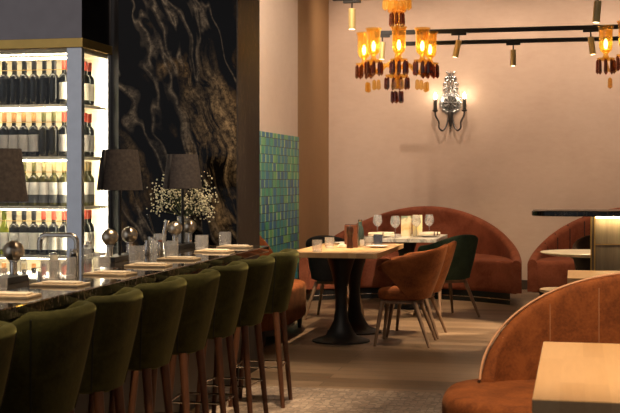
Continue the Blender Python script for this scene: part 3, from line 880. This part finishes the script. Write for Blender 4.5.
# ================================================================== BANQUETTES
def banquette(label, loc, w, d, zs, peak, seams, conc, rz=0):
    t = thing('banquette', label, 'banquette', loc, rz, 'curved rust banquettes along the back wall')
    def plan(u): return (w * sin(u), d * spow(cos(u), 0.9))
    us = lin(-PI / 2, PI / 2, 61)
    q = 1.45
    zt = lambda u: zs - 0.01 + (peak - zs) * max(0.0, cos(u)) ** q + 0.03
    back = obj('backrest', shell(plan, us, lambda u: 0.14, zt, 0.11, 1, 1, 8, (0, 0.2)), M['rust_leather'], t)
    if seams:
        for k in range(-7, 8):
            u = k * math.radians(11)
            zz = zt(u) - 0.04
            nx, ny = -sin(u), -cos(u)
            p = plan(u)
            # seam runs down the inside face
            obj('seam', T([(p[0] + nx * 0.108, p[1] + ny * 0.108, zs + 0.02), (p[0] + nx * 0.107, p[1] + ny * 0.107, zz - 0.02), (p[0] + nx * 0.07, p[1] + ny * 0.07, zz + 0.035)], 0.010, 6), M['dark_seam'], back)
    def outline(ins):
        pts = []
        ww = w - 0.03 - ins; dd = d - 0.08 - ins
        for i in range(21):   # concave front between two forward horns
            x = -ww + 2 * ww * i / 20
            pts.append((x, ins + conc * (1 - (x / ww) ** 2)))
        for i in range(1, 30):
            a = PI * i / 30
            pts.append((ww * cos(a), max(dd * spow(sin(a), 0.9), ins + 0.02)))
        return pts
    obj('seat', cushion(outline, 0.13, zs, 0.05), M['rust_leather'], t)
    obj('plinth', loft_outline(bmesh.new(), lambda i: outline(0.10 + i), [(0, 0.0), (0, 0.13)]), M['black_paint'], t)
    bm = bmesh.new()
    o1 = outline(0.095)[:21]
    tube(bm, [(x, y, 0.055) for x, y in o1], 0.006, 6)
    obj('plinth_strip', bm, M['nickel'], t)
    return t
banquette('wide rust banquette with domed back behind the laid white table', (-1.845, 13.50, 0), 1.265, 1.93, 0.485, 1.045, False, 0.52)
banquette('rust banquette with channelled domed back behind the panelled column', (0.745, 13.75, 0), 1.27, 1.72, 0.485, 1.05, True, 0.08)

def booth(label, loc, rz, a, b, cyb, w, dp, zs, peak, th, mat, seams=True, piping=True, pz=1.0):
    """sofa: rounded seat island with a half-round upright back; local front is -Y"""
    t = thing('booth_sofa', label, 'sofa', loc, rz)
    obj('seat', cushion(superellipse(a, b, 2.9, 0, 0, 72), 0.13, zs, 0.05), M[mat], t)
    obj('plinth', loft_outline(bmesh.new(), superellipse(a - 0.1, b - 0.1, 2.6, 0, 0, 48), [(0, 0.06), (0, 0.135)]), M['black_paint'], t)
    for sx in (-1, 1):
        for s2 in (-1, 1):
            obj('leg', L([(0.018, 0), (0.032, 0.135)], 12, (sx * (a - 0.17), s2 * (b - 0.13))), M['dark_wood'], t)
    def plan(u): return (w * sin(u), cyb + dp * cos(u))
    us = [-PI / 2 + PI * (0.5 - 0.5 * cos(PI * i / 70)) for i in range(71)]
    zt = lambda u: zs + 0.02 + (peak - zs - 0.02) * max(0.0, cos(u)) ** pz
    bk = obj('backrest', shell(plan, us, lambda u: zs - 0.02, zt, th, 1, 1, 8, (0, cyb - 3.0)), M[mat], t)
    if piping:
        pts = []
        for u in us:
            p = Vector(plan(u))
            pts.append((p.x, p.y - th * 0.55, zt(u) + 0.001))
        obj('edge_piping', T(pts, 0.0065, 6), M['tan_piping'], bk, label='lighter piping along the top edge')
    if seams:
        for x in seams:
            u = math.asin(x / w)
            p = plan(u)
            obj('seam', T([(p[0], p[1] - th - 0.0005, zs + 0.01), (p[0], p[1] - th - 0.0005, zt(u) - 0.05)], 0.0035, 6), M['rust_seam'], bk)
    return t
booth('large rust velvet booth in the foreground with half-round back and lighter piping', (0.37, 5.47, 0), 0, 0.955, 0.50, 0.16, 0.80, 0.26, 0.455, 0.968, 0.065, 'rust_velvet', [-0.70, -0.485, -0.26, -0.02, 0.22, 0.46, 0.69])
booth('rust booth with rounded seat corner against the tiled wall beyond the bar', (-2.77, 10.42, 0), math.radians(90), 0.86, 0.345, 0.03, 0.84, 0.18, 0.455, 0.97, 0.09, 'rust_velvet', None, False)

# ================================================================== TABLE SETTINGS
def T2(x, y, z, lab, rz=0):
    return dup(tum0, (x, y, z), rz, lab, 'tumblers on the pedestal table')
T2(-2.15, 10.02, 0.79, 'near clear tumbler at the left end of the pedestal table')
T2(-2.14, 10.50, 0.79, 'second clear tumbler on the pedestal table, before the black chair')
T2(-1.85, 10.86, 0.79, 'clear tumbler on the pedestal table right of the pepper mill')
bt = make_tumbler(0.043, 0.095, 'blue_glass')
bt.location = (-1.82, 11.22, 0.79); tag(bt, 'blue grey tumbler at the far end of the pedestal table', 'glass', 'tumblers on the pedestal table')
def cloth_fold(name, label, loc, sx, sy, h, rz=0, group=None):
    bm = B(-sx / 2, sx / 2, -sy / 2, sy / 2, 0, h * 0.55, bev=h * 0.2)
    box(bm, -sx / 2 + 0.012, sx / 2 - 0.004, -sy / 2 + 0.006, sy / 2 - 0.01, h * 0.54, h, bev=h * 0.18)
    return tag(obj(name, bm, M['linen'], None, loc, (0, 0, rz)), label, 'napkin', group)
cloth_fold('folded_napkin', 'cream folded napkin on the pedestal table behind the tumblers', (-2.05, 10.72, 0.79), 0.11, 0.16, 0.03, 0.1)
def mill(label, loc, mat, h):
    t = thing('pepper_mill', label, 'pepper mill', loc, 0, 'pepper mills on the pedestal table')
    obj('mill_body', L([(0.03, 0), (0.031, 0.01), (0.024, h * 0.3), (0.021, h * 0.45), (0.028, h * 0.62), (0.0, h * 0.62)], 24), M[mat], t)
    obj('mill_head', L([(0.022, h * 0.62), (0.032, h * 0.68), (0.033, h * 0.86), (0.025, h * 0.96), (0.0, h)], 24), M[mat], t)
    obj('mill_knob', sphere(bmesh.new(), (0, 0, h), 0.008, 10, 8), M['chrome'], t)
    return t
mill('dark pepper mill standing on the pedestal table', (-1.965, 10.55, 0.79), 'mill_dark', 0.20)
cd = thing('condiment_block', 'reddish wooden block standing behind the dark pepper mill', 'condiment holder', (-1.975, 10.68, 0.79))
obj('block', B(-0.06, 0.06, -0.03, 0.03, 0, 0.205, bev=0.006), M['mill_wood'], cd, smooth=False)
obj('rim', B(-0.055, 0.055, -0.025, 0.025, 0.203, 0.210, bev=0.002), M['mill_dark'], cd, smooth=False)
tb = thing('water_bottle', 'teal glass water bottle behind the wooden block', 'bottle', (-1.955, 11.02, 0.79))
obj('body', L([(0.033, 0), (0.036, 0.005), (0.036, 0.13), (0.03, 0.165), (0.018, 0.19), (0.018, 0.225), (0, 0.225)], 20), M['teal_glass'], tb)
obj('stopper', L([(0.015, 0.22), (0.019, 0.226), (0.019, 0.24), (0, 0.24)], 16), M['chrome'], tb)
def plate(label, loc, r, group='plates'):
    return tag(obj('plate', L([(0, 0), (r * 0.55, 0), (r * 0.62, 0.004), (r, 0.016), (r, 0.019), (r * 0.62, 0.008), (0, 0.006)], 40), M['white_ceramic'], None, loc), label, 'plate', group)
plate('white plate on the pedestal table right of the small clear tumbler', (-1.74, 10.72, 0.79), 0.105)
plate('white plate at the far end of the pedestal table', (-2.12, 11.2, 0.79), 0.115)
jar('salt_jar', 'small white jar with black lid beside the teal bottle', (-1.905, 10.84, 0.79), 0.022, 0.075, 'white_ceramic', 'cap_black')
# far table
def wglass(label, loc):
    t = thing('wine_glass', label, 'wine glass', loc, 0, 'wine glasses on the white table')
    obj('bowl', L([(0.006, 0.105), (0.03, 0.118), (0.05, 0.145), (0.054, 0.165), (0.047, 0.205), (0.040, 0.235), (0.0385, 0.235), (0.045, 0.205), (0.052, 0.165), (0.048, 0.147), (0.028, 0.121), (0.0, 0.112)], 32, cap=False), M['wine_glass'], t)
    obj('stem', L([(0.038, 0), (0.038, 0.003), (0.008, 0.009), (0.0045, 0.03), (0.0045, 0.095), (0.008, 0.11), (0, 0.112)], 24), M['wine_glass'], t)
    return t
w0 = wglass('leftmost large wine glass on the white table', (-2.13, 13.10, 0.78))
dup(w0, (-1.885, 12.78, 0.78), 0, 'second wine glass from the left, in front of the green menu card')
dup(w0, (-1.70, 13.10, 0.78), 0, 'third wine glass from the left, in front of the cream card')
dup(w0, (-1.59, 13.38, 0.78), 0, 'rightmost large wine glass on the white table, above rolled napkins')
def card(label, loc, mat, w, h, rz):
    t = thing('menu_card', label, 'menu', loc, rz)
    for s in (-1, 1):
        bm = B(-w / 2, w / 2, -0.002, 0.002, 0, h)
        bmesh.ops.rotate(bm, verts=bm.verts, cent=(0, 0, h), matrix=Matrix.Rotation(math.radians(9 * s), 3, 'X'))
        bm.verts.ensure_lookup_table()
        mz = min(v.co.z for v in bm.verts)
        bmesh.ops.translate(bm, verts=bm.verts, vec=(0, 0, -mz))
        obj('leaf', bm, mat, t, smooth=False)
    return t
card('green and orange folded menu card standing on the white table', (-1.82, 13.18, 0.78), M['card_green'], 0.115, 0.225, 0.1)
card('cream and yellow folded card standing right of the green menu', (-1.705, 13.25, 0.78), M['card_cream'], 0.105, 0.235, 0.1)
plate('white plate under rolled napkins at the right of the white table', (-1.55, 13.05, 0.78), 0.125)
plate('white plate under folded napkins at the left of the white table', (-2.06, 12.86, 0.78), 0.125)
def roll(label, loc, rz):
    t = thing('rolled_napkin', label, 'napkin', loc, rz, 'rolled napkins on the white table')
    obj('roll', T([(-0.095, 0, 0.02), (-0.05, 0, 0.021), (0.05, 0, 0.021), (0.095, 0, 0.02)], [0.018, 0.02, 0.02, 0.018], 14), M['linen'], t)
    obj('band', T([(0.06, 0, 0.021), (0.072, 0, 0.021)], 0.0212, 14), M['mill_dark'], t)
    return t
roll('front rolled napkin on the right plate of the white table', (-1.56, 13.02, 0.796), 0.15)
roll('rear rolled napkin on the right plate of the white table', (-1.53, 13.075, 0.796), 0.1)
roll('front rolled napkin on the left plate of the white table', (-2.09, 12.82, 0.796), 0.12)
cloth_fold('folded_napkin', 'thick cream folded napkin behind the left plate of the white table', (-2.03, 13.02, 0.78), 0.20, 0.13, 0.05, 0.1)
# small thing on the middle table
jar('salt_jar', 'small pale jar at the right of the middle wooden table', (0.325, 8.40, 0.75), 0.02, 0.05, 'white_ceramic', 'white_ceramic')
# low stool behind booth
ls = thing('side_table', 'low pale wooden side table peeking over the foreground booth back', 'side table', (-0.12, 10.6, 0))
obj('tabletop', L([(0.17, 0.43), (0.18, 0.435), (0.18, 0.455), (0.17, 0.46), (0, 0.46)], 40), M['board'], ls)
for k in range(3):
    a = k * 2 * PI / 3
    obj('leg', T([(0.09 * cos(a), 0.09 * sin(a), 0.435), (0.15 * cos(a), 0.15 * sin(a), 0)], [0.014, 0.010], 10), M['oak_leg'], ls)

# ================================================================== LIGHT FITTINGS
def track(label, y, x0, x1, z, rods, dy=0.0):
    t = thing('track_rail', label, 'track', ((x0 + x1) / 2, y, z), 0, 'lighting tracks')
    h = (x1 - x0) / 2
    t.rotation_euler = (0, 0, math.atan2(dy, h))
    obj('rail', B(-h, h, -0.018, 0.018, -0.022, 0.022, bev=0.003), M['black_paint'], t, smooth=False)
    for k in rods:
        k -= (x0 + x1) / 2
        obj('suspension_rod', T([(k, 0, 0.02), (k, 0, 4.3 - z)], 0.003, 6), M['black_paint'], t)
    return t
track('nearest black lighting track at the very top of the photo', 9.95, -2.0, 1.6, 2.935, (-1.5, 1.2))
track('middle black lighting track passing behind the chandelier', 12.0, -1.98, 2.0, 2.885, (-1.755, 1.2))
track('farthest black lighting track, lowest of the three', 13.0, -1.95, 2.0, 2.885, (-1.90, 1.3))
def spot(label, loc, tilt, az):
    t = thing('track_spotlight', label, 'spotlight', loc, 0, 'brass track spotlights')
    obj('adapter', B(-0.075, 0.075, -0.016, 0.016, -0.022, 0.0, bev=0.002), M['black_paint'], t, smooth=False)
    obj('arm', T([(0, 0, -0.02), (0, 0, -0.075)], 0.007, 8), M['black_paint'], t)
    bm = L([(0.0, 0.0), (0.028, 0.0), (0.030, -0.002), (0.030, -0.172), (0.027, -0.174), (0.026, -0.165), (0, -0.165)], 24)
    body = obj('lamp_body', bm, M['brass_spot'], t, (0, 0, -0.07), (tilt * sin(az), tilt * cos(az), 0))
    obj('lens', L([(0.0262, -0.1655), (0.0262, -0.172), (0, -0.172)], 20), M['spot_lens'], body)
    return t
zt1 = 2.863
spot('brass track spotlight near the top left of the back wall', (-1.835, 9.95, 2.913), 0.0, 0)
spot('brass track spotlight cut by the top edge at upper right', (0.18, 9.95, 2.913), 0.08, 0)
spot('brass track spotlight left of centre, tilted, between chandelier and wall sconce', (-1.13, 12.0, zt1), 0.22, 0)
spot('short brass track spotlight hanging straight at the middle of the farthest track', (-0.645, 13.0, zt1), 0.0, 0)
spot('brass track spotlight beside the right chandelier', (0.15, 12.0, zt1), -0.12, 0)
spot('brass track spotlight half hidden behind the left chandelier cups', (-1.90, 12.0, zt1), 0.05, 0)

def chandelier(label, loc):
    t = thing('chandelier', label, 'chandelier', loc, 0, 'amber glass chandeliers')
    # local z = 0 at the lowest drop tip, about 0.95 tall and hung from the ceiling
    def spear(h, r):
        return L([(0, 0), (r, h * 0.16), (r * 0.85, h * 0.88), (r * 0.3, h), (0, h)], 6)
    D = {}
    def drop(kind, x, y, ztop):
        h, r, mat = {'big': (0.135, 0.017, 'amber_dark'), 'mid': (0.12, 0.015, 'amber_dark'), 'bell': (0.10, 0.021, 'amber_solid')}[kind]
        if kind not in D:
            o = obj('crystal_drop', spear(h, r), M[mat], t, smooth=False); D[kind] = o
        else:
            o = D[kind].copy(); COL.objects.link(o)
        o.parent = t; o.location = (x, y, ztop - h)
        return o
    # central column
    obj('column', L([(0, 0.16), (0.05, 0.17), (0.06, 0.2), (0.03, 0.25), (0.035, 0.32), (0.022, 0.38), (0.03, 0.44), (0.018, 0.5), (0.022, 0.58), (0.03, 0.62), (0.02, 0.68), (0.016, 0.74), (0.03, 0.82), (0.045, 0.87), (0.025, 1.0), (0, 1.0)], 20), M['amber_solid'], t)
    obj('rod', T([(0, 0, 0.98), (0, 0, 4.3 - loc[2])], 0.008, 8), M['brass'], t)
    obj('hub_dish', L([(0.02, 0.255), (0.10, 0.275), (0.115, 0.295), (0.11, 0.297), (0.02, 0.27)], 28), M['amber_solid'], t)
    for k in range(10):
        a = 2 * PI * k / 10 + 0.2
        drop('mid', 0.108 * cos(a), 0.108 * sin(a), 0.275)
    for k in range(7):
        a = 2 * PI * k / 7
        drop('mid', 0.05 * cos(a), 0.05 * sin(a), 0.145)
    obj('tier_dish', L([(0.02, 0.88), (0.07, 0.895), (0.08, 0.91), (0.02, 0.90)], 24), M['amber_solid'], t)
    for k in range(8):
        a = 2 * PI * k / 8 + 0.1
        drop('big', 0.06 * cos(a), 0.06 * sin(a), 0.885)
    obj('crown_ring', T([(0.12 * cos(q), 0.12 * sin(q), 1.012) for q in lin(0, 2 * PI, 33)], 0.006, 8), M['amber_solid'], t)
    for k in range(4):
        obj('crown_spoke', T([(0, 0, 0.99), (0.12 * cos(k * PI / 2), 0.12 * sin(k * PI / 2), 1.012)], 0.005, 6), M['amber_solid'], t)
    for k in range(11):
        a = 2 * PI * k / 11
        drop('bell', 0.122 * cos(a), 0.122 * sin(a), 1.012)
    for k in range(8):
        a = 2 * PI * k / 8
        drop('bell', 0.07 * cos(a), 0.07 * sin(a), 0.985)
    for phi in (3, 46, 104, -105, -42):
        a = math.radians(-90 + 8.5 + phi)
        cx, cy = 0.325 * cos(a), 0.325 * sin(a)
        c1 = (cos(a), sin(a))
        arm = obj('arm', T([(0.03 * c1[0], 0.03 * c1[1], 0.36), (0.12 * c1[0], 0.12 * c1[1], 0.40), (0.19 * c1[0], 0.19 * c1[1], 0.35), (0.25 * c1[0], 0.25 * c1[1], 0.29), (0.30 * c1[0], 0.30 * c1[1], 0.30), (cx, cy, 0.40)], [0.018, 0.016, 0.015, 0.015, 0.014, 0.012], 10), M['amber_solid'], t)
        obj('drip_dish', L([(0.012, 0.385), (0.075, 0.40), (0.083, 0.415), (0.012, 0.40)], 24, (cx, cy)), M['amber_solid'], arm)
        obj('candle_cup', L([(0.014, 0.40), (0.03, 0.425), (0.02, 0.45), (0.034, 0.475), (0.028, 0.49), (0, 0.49)], 18, (cx, cy)), M['amber_solid'], arm)
        obj('glass_shade', L([(0.036, 0.47), (0.052, 0.485), (0.060, 0.515), (0.062, 0.58), (0.062, 0.65), (0.067, 0.69), (0.078, 0.710), (0.076, 0.712), (0.064, 0.69), (0.059, 0.65), (0.059, 0.58), (0.057, 0.515), (0.049, 0.493), (0.033, 0.474)], 28, (cx, cy), cap=False), M['amber'], arm)
        obj('bulb', L([(0, 0.50), (0.010, 0.505), (0.018, 0.535), (0.018, 0.555), (0.008, 0.585), (0, 0.592)], 14, (cx, cy)), M['bulb_amber'], arm)
        for j in range(8):
            b = 2 * PI * j / 8 + a
            drop('big', cx + 0.074 * cos(b), cy + 0.074 * sin(b), 0.402)
        for j in range(2):
            b = a + (1.2 if j else -1.2)
            drop('bell', cx * 0.85 + 0.03 * cos(b), cy * 0.85 + 0.03 * sin(b), 0.235)
    return t
ch = chandelier('left amber glass chandelier with five glowing cups and brown crystal drops', (-1.65, 11.3, 2.10))
c2 = dup(ch, (0.60, 11.3, 2.10), math.radians(4), 'right amber glass chandelier, mostly cut by the right edge')

# ---------------- wall sconce
sc = thing('wall_sconce', 'antique mirrored wall sconce with two glowing candle bulbs on the back wall', 'wall lamp', (-1.575, 15.6, 2.375))
sc.scale = (1.1, 1.0, 1.12)
bm = bmesh.new()
def disc(bm, prof, c, seg=28):
    b2 = L(prof, seg)
    bmesh.ops.rotate(b2, verts=b2.verts, cent=(0, 0, 0), matrix=Matrix.Rotation(PI / 2, 3, 'X'))
    bmesh.ops.translate(b2, verts=b2.verts, vec=c)
    me = bpy.data.meshes.new('tmp'); b2.to_mesh(me); b2.free(); bm.from_mesh(me); bpy.data.meshes.remove(me)
disc(bm, [(0.115, 0.0), (0.115, 0.02), (0.085, 0.03), (0.08, 0.022), (0.03, 0.03), (0, 0.034)], (0, 0, 0.02))
obj('back_plate', bm, M['silver_ant'], sc)
bm = bmesh.new()
for k in range(16):
    a = 2 * PI * k / 16
    disc(bm, [(0.025, 0.0), (0.024, 0.02), (0.012, 0.03), (0, 0.032)], (0.118 * cos(a), -0.004, 0.02 + 0.118 * sin(a)), 12)
obj('rosette_petals', bm, M['crystal'], sc)
bm = bmesh.new()
for k in range(10):
    a = 2 * PI * k / 10
    tube(bm, [(0.03 * cos(a), -0.036, 0.02 + 0.03 * sin(a)), (0.075 * cos(a), -0.034, 0.02 + 0.075 * sin(a))], [0.006, 0.012], 8)
sphere(bm, (0, -0.036, 0.02), 0.022, 14, 10)
obj('rosette', bm, M['silver_dark'], sc)
bm = bmesh.new()
for s in (-1, 1):
    for (x0, z0, r0) in ((0.055, 0.17, 0.035), (0.06, 0.235, 0.028), (0.035, 0.30, 0.03)):
        tube(bm, [(s * (x0 + r0 * cos(b) * (1 - b / 9)), -0.016, z0 + r0 * sin(b) * (1 - b / 9)) for b in lin(-0.6, 5.2, 16)], 0.0075, 8)
    tube(bm, [(s * 0.075, -0.016, 0.13), (s * 0.03, -0.016, 0.22), (s * 0.05, -0.016, 0.29), (s * 0.012, -0.016, 0.36)], 0.008, 8)
    tube(bm, [(s * 0.01, -0.016, 0.34), (s * 0.03, -0.016, 0.37), (s * 0.055, -0.016, 0.385)], 0.006, 8)
tube(bm, [(0, -0.02, 0.13), (0, -0.02, 0.39)], [0.012, 0.004], 8)
for (x, z, r) in ((0, 0.2, 0.022), (0, 0.27, 0.018), (0, 0.32, 0.014), (0.05, 0.2, 0.013), (-0.05, 0.2, 0.013)):
    sphere(bm, (x, -0.022, z), r, 12, 8)
obj('crest', bm, M['silver_ant'], sc)
bm = bmesh.new()
tube(bm, [(0, -0.02, -0.09), (0, -0.03, -0.13), (0, -0.02, -0.2), (0, -0.015, -0.26)], [0.04, 0.032, 0.026, 0.008], 12)
sphere(bm, (0, -0.02, -0.27), 0.014, 10, 8)
obj('tail_drop', bm, M['silver_dark'], sc)
for s in (-1, 1):
    arm = obj('arm', T(smooth_path([(s * 0.02, -0.03, -0.13), (s * 0.045, -0.06, -0.24), (s * 0.085, -0.09, -0.30), (s * 0.125, -0.11, -0.27), (s * 0.13, -0.115, -0.20), (s * 0.165, -0.12, -0.13), (s * 0.17, -0.12, -0.08)]), 0.0105, 10), M['silver_dark'], sc)
    obj('candle_cup', L([(0.012, -0.09), (0.034, -0.075), (0.036, -0.065), (0.016, -0.06)], 18, (s * 0.17, -0.12)), M['silver_dark'], arm)
    obj('candle', L([(0.022, -0.065), (0.020, 0.06), (0.0, 0.06)], 16, (s * 0.17, -0.12)), M['silver_dark'], arm)
    obj('bulb', L([(0, 0.06), (0.014, 0.07), (0.019, 0.092), (0.008, 0.125), (0, 0.14)], 14, (s * 0.17, -0.12)), M['bulb_white'], arm)

# ================================================================== LIGHTS
def light(name, typ, loc, energy, color, **k):
    d = bpy.data.lights.new(name, typ)
    d.energy = energy; d.color = color
    aim = k.pop('aim', None)
    for a, v in k.items(): setattr(d, a, v)
    o = bpy.data.objects.new(name, d); link(o); o.location = loc
    if aim:
        o.rotation_euler = (Vector(aim) - Vector(loc)).to_track_quat('-Z', 'Y').to_euler()
    return o
WARM = (1.0, 0.74, 0.48); NEUT = (1.0, 0.82, 0.66)
def sp_(name, loc, aim, e, deg, blend=0.5, col=WARM, r=0.03):
    return light(name, 'SPOT', loc, e, col, aim=aim, spot_size=math.radians(deg), spot_blend=blend, shadow_soft_size=r)
# ceiling wall washers
for i, x in enumerate((-2.6, -1.4, -0.2, 1.0, 2.2)):
    sp_('wall_washer', (x, 14.1, 4.2), (x, 15.6, 2.7), 98, 86, 1.0, (1.0, 0.76, 0.58), 0.15)
# beams of the track spots, plus one added ceiling spot
sp_('track_beam', (-1.835, 9.9, 2.62), (-2.05, 10.6, 0.79), 60, 36, 0.6)
sp_('added_table_spot', (-2.25, 10.7, 4.2), (-2.02, 10.55, 0.79), 420, 24, 0.5)  # unseen ceiling spot added to light the table more than the chairs
sp_('track_beam', (-1.16, 11.97, 2.62), (-1.85, 12.9, 0.78), 260, 46, 0.6)
sp_('track_beam', (-0.645, 12.97, 2.62), (-0.9, 14.4, 0.5), 90, 60, 0.7)
sp_('track_beam', (0.17, 11.97, 2.62), (0.25, 14.8, 0.6), 90, 60, 0.7)
sp_('track_beam', (0.18, 9.9, 2.62), (-1.05, 10.5, 0.0), 220, 30, 0.6)
# unseen ceiling spots added over the bar and over single surfaces
for y in (3.2, 4.8, 6.4, 7.6):
    sp_('bar_spot', (-1.5, y - 0.3, 4.2), (-2.15, y + 0.1, 0.9), 340, 36, 0.7)
sp_('floor_spot', (-1.0, 7.4, 4.2), (-1.0, 7.7, 0), 90, 44, 0.7, NEUT)
sp_('floor_spot', (-0.5, 9.6, 4.2), (-0.8, 9.6, 0), 80, 44, 0.7)
sp_('pillar_spot', (-2.0, 5.6, 4.2), (-2.75, 8.1, 2.2), 110, 70, 0.8, NEUT)
sp_('floor_spot', (-0.4, 11.0, 4.2), (-1.3, 11.5, 0), 1000, 20, 0.4)
sp_('added_fridge_spot', (-2.0, 5.6, 4.2), (-3.45, 8.0, 2.5), 120, 34, 0.8, NEUT)  # added to raise a highlight on the steel and brass band
sp_('booth_spot', (0.3, 4.0, 4.2), (0.3, 5.0, 0.6), 540, 56, 0.7)
sp_('added_table_spot', (0.5, 8.3, 4.2), (0.4, 8.5, 0.75), 330, 34, 0.7)
sp_('added_table_spot', (0.0, 10.4, 4.2), (0.1, 11.15, 0.75), 330, 32, 0.7)
sp_('added_side_spot', (-1.6, 9.8, 4.2), (-3.1, 12.6, 2.2), 380, 60, 0.8, NEUT)  # added to light the tiled side wall
sp_('booth_spot', (-1.8, 9.3, 4.2), (-2.55, 10.9, 0.45), 420, 34, 0.7)
# chandelier and sconce glow
light('chandelier_glow', 'POINT', (-1.65, 11.3, 2.75), 3, (1.0, 0.62, 0.22), shadow_soft_size=0.25)
for s in (-1, 1):
    light('sconce_glow', 'POINT', (-1.575 + s * 0.17, 15.36, 2.55), 0.8, (1.0, 0.76, 0.5), shadow_soft_size=0.03)

# ================================================================== WORLD / CAMERA / VIEW
w = bpy.data.worlds.new('World'); SC.world = w; w.use_nodes = True
wt_ = w.node_tree
bg = wt_.nodes['Background']
# daylight from the shop front behind the camera, dim warm room elsewhere
tcw = wt_.nodes.new('ShaderNodeTexCoord')
dot = wt_.nodes.new('ShaderNodeVectorMath'); dot.operation = 'DOT_PRODUCT'
dot.inputs[1].default_value = Vector((-0.45, -0.88, 0.12)).normalized()
wt_.links.new(tcw.outputs['Generated'], dot.inputs[0])
rw = wt_.nodes.new('ShaderNodeValToRGB')
rw.color_ramp.elements[0].position = 0.80; rw.color_ramp.elements[0].color = (0.060, 0.050, 0.042, 1)
rw.color_ramp.elements[1].position = 0.97; rw.color_ramp.elements[1].color = (0.25, 0.255, 0.27, 1)
wt_.links.new(dot.outputs['Value'], rw.inputs[0]); wt_.links.new(rw.outputs[0], bg.inputs[0])
bg.inputs[1].default_value = 1.0

cam = bpy.data.cameras.new('camera'); co = bpy.data.objects.new('camera', cam); link(co)
co.location = (0, 0, 1.40)
co.rotation_euler = (PI / 2, 0, math.atan(265 / 1200))
cam.sensor_width = 36; cam.lens = 36 * 1200 / 620
cam.shift_y = -26.5 / 620
cam.clip_start = 0.05
cam.dof.use_dof = True; cam.dof.focus_distance = 9.5; cam.dof.aperture_fstop = 10.0
SC.camera = co
SC.view_settings.view_transform = 'Standard'; SC.view_settings.look = 'None'
SC.view_settings.exposure = 0.82; SC.view_settings.gamma = 1.0
SC.view_settings.use_curve_mapping = False
